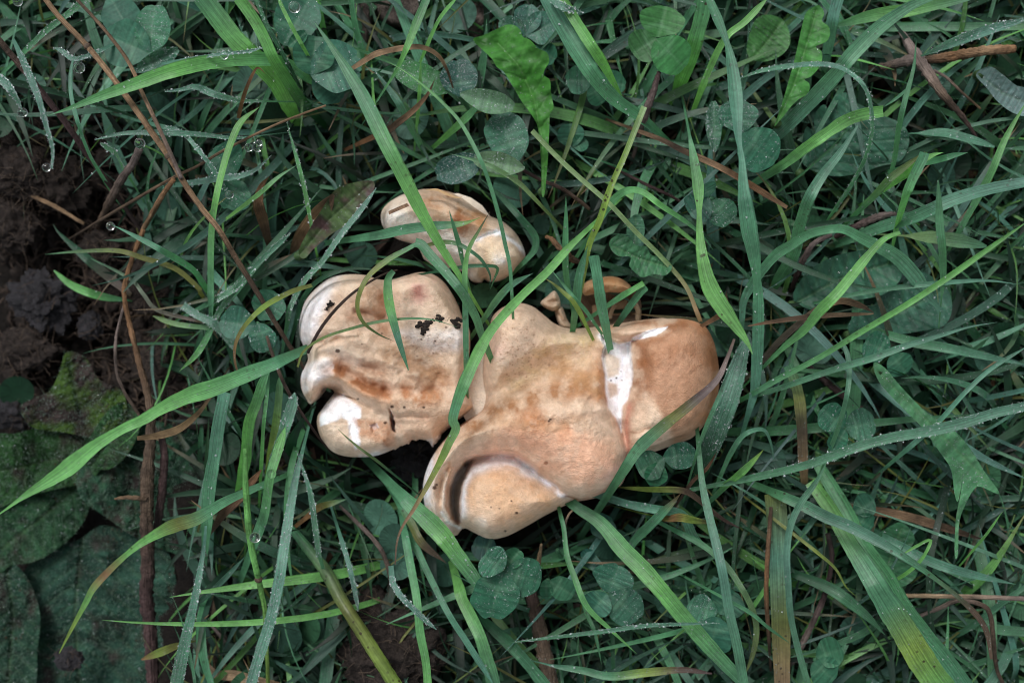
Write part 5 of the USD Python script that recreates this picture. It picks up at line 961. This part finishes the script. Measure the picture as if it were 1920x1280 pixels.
broad('smooth dark leaf at the top right behind the twisted blade', 'dock_leaf', 'leaf', [
  ([(1400,90),(1415,40),(1440,28),(1470,40),(1482,75),(1470,100),(1440,115),(1410,112)], [(1410,112),(1445,70),(1465,40)], 24, 0, 0, (0.034, 0.110, 0.030), dict(mat=LEAF, cup=0.002, step=3, dew=0.2))])
broad('frosted hairy leaf edge at the upper right', 'hairy_leaf', 'leaf', [
  ([(1830,140),(1850,165),(1870,190),(1900,212),(1930,215),(1930,170),(1905,160),(1880,140),(1855,125)], [(1835,140),(1880,175),(1930,195)], 30, 0, 0, (0.10, 0.16, 0.15), dict(mat=LEAF, cup=0.003, step=3, dew=2.2))])
broad('dark leaf lying in the shade right of the widest bright blade', 'dock_leaf', 'leaf', [
  ([(1640,1010),(1680,980),(1700,985),(1715,1010),(1700,1045),(1720,1075),(1690,1100),(1650,1090),(1620,1060)], [(1650,1095),(1690,990)], 20, 0, 0, (0.030, 0.105, 0.050), dict(mat=LEAF, cup=0.003, step=3, dew=0.2))])
# ---------------------------------------------------------------- water drops, crumbs of soil, roots, bark
def drop(label, x, y, r, z):
    v, f = balls([P(x, y, z * 1e-3)], [r * mpp(z * 1e-3)], 0.95, False)
    s = trimesh.creation.icosphere(subdivisions=3); c = P(x, y, z * 1e-3); v = np.array(s.vertices) * r * mpp(z * 1e-3) * [1, 1, 0.92] + c
    tag(put('water_drop', v, np.array(s.faces), DROP), label, 'water drop', 'hanging water drops')
for a in [('clear drop hanging from the small curled dewy blade', 148, 127, 11, 42), ('clear drop at the tip of the far left frosted blade', 87, 314, 8, 36), ('clear drop under the second dewy tip at far left', 42, 211, 9, 38), ('clear drop on the broken end of the stubby twig', 262, 269, 10, 44),
          ('left of two clear drops hanging under the dewy horizontal blade', 466, 277, 8, 40), ('right of two clear drops hanging under the dewy horizontal blade', 483, 275, 10, 40), ('clear drop at the tip of the dew covered blade', 430, 365, 8, 44), ('clear drop on the wet blade tip over the soil', 207, 424, 8, 42),
          ('large clear drop hanging at the top beside the dewy stem', 552, 14, 11, 46), ('clear drop at the very top left', 33, 3, 9, 44), ('small clear drop on the narrow dewy blade', 420, 104, 8, 54), ('clear drop low on the bright round stem', 478, 1007, 10, 50), ('flat drop on the smooth fresh blade', 509, 888, 9, 52),
          ('clear drop under the left leaf stem above the straw twig', 486, 268, 6, 46)]: drop(*a)

def clod(label, x, y, rx, ry, z, m, seed, fib=0, name='soil_clod', amp=0.5):
    s = trimesh.creation.icosphere(subdivisions=4); v = np.array(s.vertices)
    d = 1 + amp * (meshkit.fbm(v * 2.2 + seed, 4, seed) * 2 - 1) + 0.5 * amp * (meshkit.fbm(v * 6 + seed, 3, seed + 1) * 2 - 1) + 0.25 * amp * (meshkit.fbm(v * 17 + seed, 2, seed + 2) * 2 - 1)
    k = mpp(0); c = P(x, y, z * 1e-3); w = v * d[:, None] * [rx * k, ry * k, 0.5 * (rx + ry) / 2 * k * 1.3] + c
    if not fib: return tag(put(name, w, np.array(s.faces), m), label, 'soil clod', 'clods of soil')
    b = c.copy(); b[2] = w[:, 2].min(); t = thing(name, label, 'soil clod', b, 'clods of soil'); put('lump', w, np.array(s.faces), m, t)
    rg = np.random.default_rng(seed); V, F = [], []; o = 0
    for i in range(fib):
        q = w[rg.integers(0, len(w))]; 
        if q[2] < c[2]: continue
        dr = rg.normal(0, 1, 3); dr[2] = abs(dr[2]) * 0.4; dr /= np.linalg.norm(dr); L = rg.uniform(0.002, 0.008)
        n = 6; u = np.linspace(0, 1, n)[:, None]; pa = q + u * dr * L + np.cumsum(rg.normal(0, 0.00035, (n, 3)), 0)
        tv, tf, _ = tube(pa, np.linspace(0.00010, 0.00004, n) * rg.uniform(0.5, 1.5), 4); V.append(tv); F.append(tf + o); o += len(tv)
    V = np.vstack(V); g = np.random.default_rng(seed).random()
    tag(put('root_fibres', V, np.vstack(F), DRY, t, (0.085, 0.060, 0.045), np.zeros((len(V), 2))), kind='stuff')
clod('large crumbly brown clod at the left edge below the dewy blades', 40, 320, 62, 50, 2, CLOD, 1, 260)
clod('brown fibrous clod left of the pale straw', 108, 345, 55, 46, -2, CLOD, 2, 220)
clod('brown crumbly clod at the left edge above the black chunk', 20, 420, 55, 50, -4, CLOD, 3, 220)
clod('smooth black wet chunk of soil at left', 85, 562, 50, 48, -6, BLACKSOIL, 4, 60, amp=0.75)
clod('shaggy dark clod with hanging rootlets at the left edge', 50, 655, 52, 38, -8, CLOD, 5, 160)
clod('brown crumbly soil under the orange root', 285, 535, 50, 48, -2, CLOD, 6, 240)
clod('small fibrous clod between the roots', 185, 470, 36, 36, -4, CLOD, 7, 140)
clod('small black clod right of the black chunk', 170, 610, 22, 26, -6, BLACKSOIL, 8, 40)
clod('brown soil crumb pile under the sweeping blade', 310, 690, 50, 55, -8, CLOD, 9, 200)
clod('soil crumb right of the orange root near the clover', 330, 620, 36, 34, -6, CLOD, 10, 140)
clod('dark soil at the left edge above the yellowing leaf', 18, 770, 40, 30, -10, BLACKSOIL, 11, 60)
clod('shaggy brown soil clump at the bottom edge', 740, 1215, 88, 75, 10, CLOD, 12, 420)
clod('second brown clump at the bottom left of the first', 690, 1150, 50, 45, 8, CLOD, 13, 200)
clod('black soil spot on the lower broad leaf', 130, 1235, 24, 20, 2, BLACKSOIL, 14, 30)
clod('dark soil in the gap below the tan mushroom', 790, 870, 46, 40, 2, BLACKSOIL, 15, 30)
clod('brown clod at the left edge under the second dewy tip', 60, 245, 50, 40, -2, CLOD, 16, 180)

def plate(name, label, cat, out, z, h, m, seed):
    """a chunky piece lying about: outline in pixels, base z and height in mm"""
    s = cap_surface(out, z, 10, [(out, h, 16)], [], [], seed=seed, noise_amp=0.7, under=3, step=2.5); pts, tri, zt, zb, nb = s; n = len(pts)
    top = P(pts[:, 0], pts[:, 1], zt); bot = np.column_stack([top[:, :2], zb]); bot[:nb] = top[:nb]
    tag(put(name, np.vstack([top, bot]), np.vstack([tri, tri[:, ::-1] + n]), m), label, cat)
plate('bark_piece', 'large grey weathered wood piece at the top edge', 'bark', [(690,-15),(700,20),(720,45),(760,55),(780,40),(800,10),(800,-15)], 6, 8, BARK, 3)
plate('bark_piece', 'brown slanting bark strip at the top edge', 'bark', [(850,-15),(870,60),(900,80),(930,20),(945,-15)], 4, 6, BARK, 4)
plate('bark_piece', 'dark narrow bark strip at the top left of the grey wood', 'bark', [(672,-10),(680,70),(692,80),(698,20),(690,-10)], 8, 6, BARK, 5)
plate('pebble', 'pale pink pebble beside the toothed leaf', 'pebble', [(938,140),(955,135),(966,160),(960,178),(945,172)], 6, 8, STONE, 6)
def crumb(label, lines, z, r, seed):
    """a smear of little lumps of soil along lines of pixels"""
    rg = np.random.default_rng(seed); V, F, o = [], [], 0; s = trimesh.creation.icosphere(subdivisions=2); sv, sf = np.array(s.vertices), np.array(s.faces)
    for line in lines:
        for q in spline(line, int(6 + 5 * len(line))):
            for _ in range(2):
                x, y = q[:2] + rg.normal(0, r * 0.55, 2); k = r * mpp(0.04) * rg.uniform(0.25, 0.95)
                v = sv * (1 + 0.55 * (meshkit.fbm(sv * 2.5 + rg.uniform(0, 50), 3, seed) * 2 - 1))[:, None] * k * [1.2, 1.0, 0.6] + P(x, y, z * 1e-3 - rg.uniform(0, 0.0006)); V.append(v); F.append(sf + o); o += len(v)
    tag(put('soil_crumb', np.vstack(V), np.vstack(F), CLOD), label, 'soil crumb')
crumb('black branching soil crumb on top of the tan mushroom', [TA((800,400),(840,385),(890,368),(915,350),(960,362),(1010,370),(1065,362)), TA((905,310),(925,325),(950,352)), TA((825,440),(840,412),(860,385)), TA((1030,385),(1050,400))], 41.0, 3.9, 7)
crumb('small dark crumb on the upper left lobe of the tan mushroom', [TA((232,300),(250,272),(264,248)), TA((250,272),(278,262))], 41.5, 2.0, 8)
tag(put('leaf_fragment', *(lambda q: (P(np.array([a for a, b in q]), np.array([b for a, b in q]), np.array([.0405, .0405, .0415, .041])), np.array([[0, 2, 1], [0, 3, 2]])))(TC((100,235),(225,180),(240,200),(105,258))), DRY, None, (0.22, 0.13, 0.085), np.array([[0, 0], [1, 0], [1, 1], [0, 1.]])), 'flat brown dead grass fragment on the small oval mushroom', 'fragment')

# ---------------------------------------------------------------- undergrowth
MUSH = shapely.union_all([Polygon(closed(o, 6)).buffer(0) for o in (A_out, B_out, C_out)])
def thin(px, py):
    """how much turf grows at a pixel: bare soil at the left, the rosette and the clump at the bottom"""
    k = 1 - sstep(330, 230, px) * sstep(190, 300, py) * 0.93
    k = k * (1 - 0.85 * np.exp(-(((px - 740) / 90) ** 2 + ((py - 1215) / 75) ** 2)))
    k = k * (1 - 0.9 * sstep(420, 320, px) * sstep(730, 830, py))
    k = k * (1 - 0.7 * np.exp(-(((px - 790) / 70) ** 2 + ((py - 880) / 45) ** 2)))
    q = np.stack([np.ravel(px), np.ravel(py)], 1).astype(float)
    near = shapely.distance(shapely.points(q), MUSH).reshape(np.shape(px))
    return k * (1 - 0.5 * np.exp(-(near / 32.0) ** 2))

def turf(name, label, n, seed, lenr, wr, zmax, tones, m, dens=1.0, elev=(0.25, 1.2), across=3, segs=9, tone=(0.5, 1.2)):
    rg = np.random.default_rng(seed)
    X = rg.uniform(-0.24, 0.24, n * 3); Y = rg.uniform(-0.18, 0.18, n * 3)
    px, py = 960 + X / mpp(0.0), 640 - Y / mpp(0.0)
    clump = np.clip(0.75 + 1.2 * nz(np.c_[px, py], 130, seed, 3), 0.1, 1)
    keep = rg.random(len(X)) < np.clip(thin(px, py) * clump * dens, 0, 1); X, Y, px, py = X[keep][:n], Y[keep][:n], px[keep][:n], py[keep][:n]; n = len(X)
    # lie: away from the caps on the whole, up and to the right at the right side
    az = rg.uniform(0, 2 * np.pi, n); right = sstep(1150, 1500, px)
    lean = np.where(rg.random(n) < 0.5, 0.95, -0.55) + rg.normal(0, 0.45, n)
    az = np.where(rg.random(n) < 0.6 * right, lean + np.pi * (rg.random(n) < 0.45), az)
    L = rg.uniform(*lenr, n) * rg.uniform(0.7, 1.2, n); w = rg.uniform(*wr, n) * rg.uniform(0.6, 1.3, n)
    e0 = rg.uniform(*elev, n); e1 = e0 - rg.uniform(0.4, 1.7, n); tw = rg.normal(0, 0.5, n); side = rg.normal(0, 0.5, n)
    s = np.linspace(0, 1, segs); e = e0[:, None] + (e1 - e0)[:, None] * s; a = az[:, None] + side[:, None] * s ** 1.5
    ds = (L / (segs - 1))[:, None]
    st = np.stack([np.cos(e) * np.cos(a) * ds, np.cos(e) * np.sin(a) * ds, np.sin(e) * ds], -1); c = np.cumsum(np.concatenate([np.zeros((n, 1, 3)), st[:, 1:]], 1), 1)
    c[..., 0] += X[:, None]; c[..., 1] += Y[:, None]; c[..., 2] += ground_z(X, Y)[:, None] - 0.002
    top = zmax * (0.65 + 0.35 * rg.random(n)); c[..., 2] = np.where(c[..., 2] > top[:, None] * 0.6, top[:, None] * (1 - 0.4 * np.exp(-(c[..., 2] - top[:, None] * 0.6) / (0.4 * top[:, None]))), c[..., 2])
    g = ground_z(c[:, 2:, 0], c[:, 2:, 1]) + 0.001; c[:, 2:, 2] = np.maximum(c[:, 2:, 2], g)
    qx, qy = 960 + c[..., 0] / mpp(c[..., 2]), 640 - c[..., 1] / mpp(c[..., 2])
    hit = shapely.contains_xy(MUSH.buffer(-2), qx.ravel(), qy.ravel()).reshape(qx.shape)
    low = (thin(qx, qy) < 0.35).mean(1) > 0.45
    ok = (hit.mean(1) < 0.12) & (~hit[:, segs // 2:].any(1)) & ~low
    c, w, tw, px, py, a, e = c[ok], w[ok], tw[ok], px[ok], py[ok], a[ok], e[ok]; n = len(c)
    T = np.stack([np.cos(e) * np.cos(a), np.cos(e) * np.sin(a), np.sin(e)], -1); Hh = np.stack([-np.sin(a), np.cos(a), 0 * a], -1); U = np.cross(T, Hh)
    r = tw[:, None] * (0.3 + s)[None]; hh = np.cos(r)[..., None] * Hh + np.sin(r)[..., None] * U; uu = -np.sin(r)[..., None] * Hh + np.cos(r)[..., None] * U
    pw = w[:, None] * PROF['blade'](s)[None]; k = np.linspace(-1, 1, across)
    v = c[:, :, None] + 0.5 * pw[..., None, None] * k[None, None, :, None] * hh[:, :, None] + (pw * 0.18)[..., None, None] * (np.abs(k) - 0.5)[None, None, :, None] * uu[:, :, None]
    i = np.arange(segs - 1)[:, None] * across; j = np.arange(across - 1)[None]
    q = np.stack([i + j, i + j + 1, i + across + j + 1, i + across + j], -1).reshape(-1, 4); f1 = np.vstack([q[:, [0, 1, 2]], q[:, [0, 2, 3]]])
    f = (f1[None] + (np.arange(n) * segs * across)[:, None, None]).reshape(-1, 3)
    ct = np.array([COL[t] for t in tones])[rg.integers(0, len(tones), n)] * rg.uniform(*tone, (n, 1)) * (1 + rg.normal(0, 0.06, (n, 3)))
    tip = np.where(rg.random(n)[:, None] < 0.12, np.array(COL['tan']), ct)
    g = (s ** 6)[None, :, None]; cc = ct[:, None] * (1 - g) + tip[:, None] * g
    cc = np.repeat(cc, across, 1).reshape(-1, 3)
    uv = np.broadcast_to(np.stack([np.tile(np.linspace(0, 1, across), segs), np.repeat(s * 4, across)], 1)[None], (n, segs * across, 2)).reshape(-1, 2)
    tag(put(name, v.reshape(-1, 3), f, m, None, np.clip(cc, 0.004, 1), uv), label, 'grass', kind='stuff')
    return v.reshape(-1, 3), f
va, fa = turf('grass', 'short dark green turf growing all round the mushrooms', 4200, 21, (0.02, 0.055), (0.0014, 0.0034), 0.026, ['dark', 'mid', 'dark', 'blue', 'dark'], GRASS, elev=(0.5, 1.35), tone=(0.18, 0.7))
vb, fb = turf('grass', 'longer green grass lying over the turf all round', 1750, 22, (0.045, 0.10), (0.0012, 0.0036), 0.036, ['mid', 'mid', 'blue', 'fresh', 'blue', 'blue', 'mid', 'dark'], GRASS, elev=(0.35, 1.2), segs=13, tone=(0.4, 1.2))
turf('fine_grass', 'fine thread like grass between the broader blades', 2600, 23, (0.02, 0.06), (0.0005, 0.0011), 0.030, ['mid', 'dark', 'olive', 'fresh'], GRASS, elev=(0.4, 1.35))
turf('dead_grass', 'brown dead grass litter lying under the turf', 2200, 24, (0.015, 0.05), (0.0007, 0.0022), 0.014, ['brown', 'tan', 'purple', 'grey', 'brown', 'black'], DRY, elev=(0.0, 0.5), tone=(0.25, 0.9))
rgd = np.random.default_rng(77)
dv, df = dewdrops(vb, fb, 1.1, 0.00005, 0.00022, seed=78); keep = np.arange(len(df))
tag(put('dew', dv, df, WATER), 'fine dew beads on the longer grass', 'dew', kind='stuff')

def underleaves():
    """small round leaves low among the turf"""
    rg = np.random.default_rng(31); V, F, C, UV = [], [], [], []; o = 0
    n = 18; a = np.linspace(0, 2 * np.pi, n, endpoint=False); shp = np.stack([np.cos(a), np.sin(a) * 0.86], 1) * (1 - 0.12 * np.cos(a)[:, None])
    for _ in range(240):
        x, y = rg.uniform(-0.2, 0.2), rg.uniform(-0.14, 0.14); z = rg.uniform(0.004, 0.017); px, py = 960 + x / mpp(z), 640 - y / mpp(z)
        if rg.random() > thin(px, py) or MUSH.distance(Point(px, py)) < 14: continue
        z += float(ground_z(x, y)); r = rg.uniform(0.003, 0.0075); th = rg.uniform(0, 6.3); R = np.array([[math.cos(th), -math.sin(th)], [math.sin(th), math.cos(th)]])
        q = shp @ R.T * r; tilt = rg.normal(0, 0.35, 2)
        ring = np.column_stack([q, q @ tilt + 0.0006]); mid = np.column_stack([q * 0.5, (q * 0.5) @ tilt]); v = np.vstack([ring, mid, [[0, 0, -0.0002]]]) + [x, y, z]
        i = np.arange(n); j = (i + 1) % n
        f = np.vstack([np.c_[i, j, n + j], np.c_[i, n + j, n + i], np.c_[n + i, n + j, np.full(n, 2 * n)]])
        V.append(v); F.append(f + o); o += len(v); c = np.array(COL[['dark', 'mid', 'blue', 'dark'][rg.integers(4)]]) * rg.uniform(0.3, 0.7); C.append(np.repeat(c[None], len(v), 0))
        UV.append(np.vstack([np.stack([a, np.ones(n)], 1), np.stack([a, 0.5 * np.ones(n)], 1), [[0, 0]]]))
    tag(put('undergrowth', np.vstack(V), np.vstack(F), LEAF, None, np.vstack(C), np.vstack(UV)), 'small dark round leaves low in the turf', 'undergrowth', kind='stuff')
underleaves()

def litter():
    """soil crumbs and rootlets scattered on the bare ground at the left"""
    rg = np.random.default_rng(41); V, F, o = [], [], 0; s = trimesh.creation.icosphere(subdivisions=1); sv, sf = np.array(s.vertices), np.array(s.faces)
    for _ in range(1500):
        px, py = rg.uniform(-40, 420), rg.uniform(200, 800)
        if rg.random() < thin(px, py): continue
        p = P(px, py, 0); r = rg.uniform(0.0006, 0.0035) * rg.random() ** 0.7 + 0.0004; gz = float(ground_z(p[0], p[1]))
        v = sv * (1 + rg.uniform(-0.4, 0.4, (len(sv), 1))) * r * rg.uniform(0.6, 1.3, 3) + [p[0], p[1], gz + r * 0.3]; V.append(v); F.append(sf + o); o += len(v)
    tag(put('soil_crumbs', np.vstack(V), np.vstack(F), CLOD), 'loose crumbs of soil on the bare ground', 'soil', kind='stuff')
    V, F, o = [], [], 0
    for _ in range(700):
        px, py = rg.uniform(-40, 440), rg.uniform(200, 800)
        if rg.random() < thin(px, py) * 0.8: continue
        p = P(px, py, 0); n = 8; th = rg.uniform(0, 6.3) + np.cumsum(rg.normal(0, 0.35, n)); L = rg.uniform(0.004, 0.02) / n
        xy_ = p[:2] + np.cumsum(np.stack([np.cos(th), np.sin(th)], 1) * L, 0); z = ground_z(xy_[:, 0], xy_[:, 1]) + rg.uniform(0.0005, 0.006) + np.cumsum(rg.normal(0, 0.0004, n))
        tv, tf, _ = tube(np.column_stack([xy_, z]), np.linspace(0.00028, 0.0001, n) * rg.uniform(0.6, 1.6), 4); V.append(tv); F.append(tf + o); o += len(tv)
    V = np.vstack(V); tag(put('rootlets', V, np.vstack(F), DRY, None, (0.075, 0.052, 0.04), np.zeros((len(V), 2))), 'fine dead rootlets in the bare soil', 'rootlets', kind='stuff')
litter()
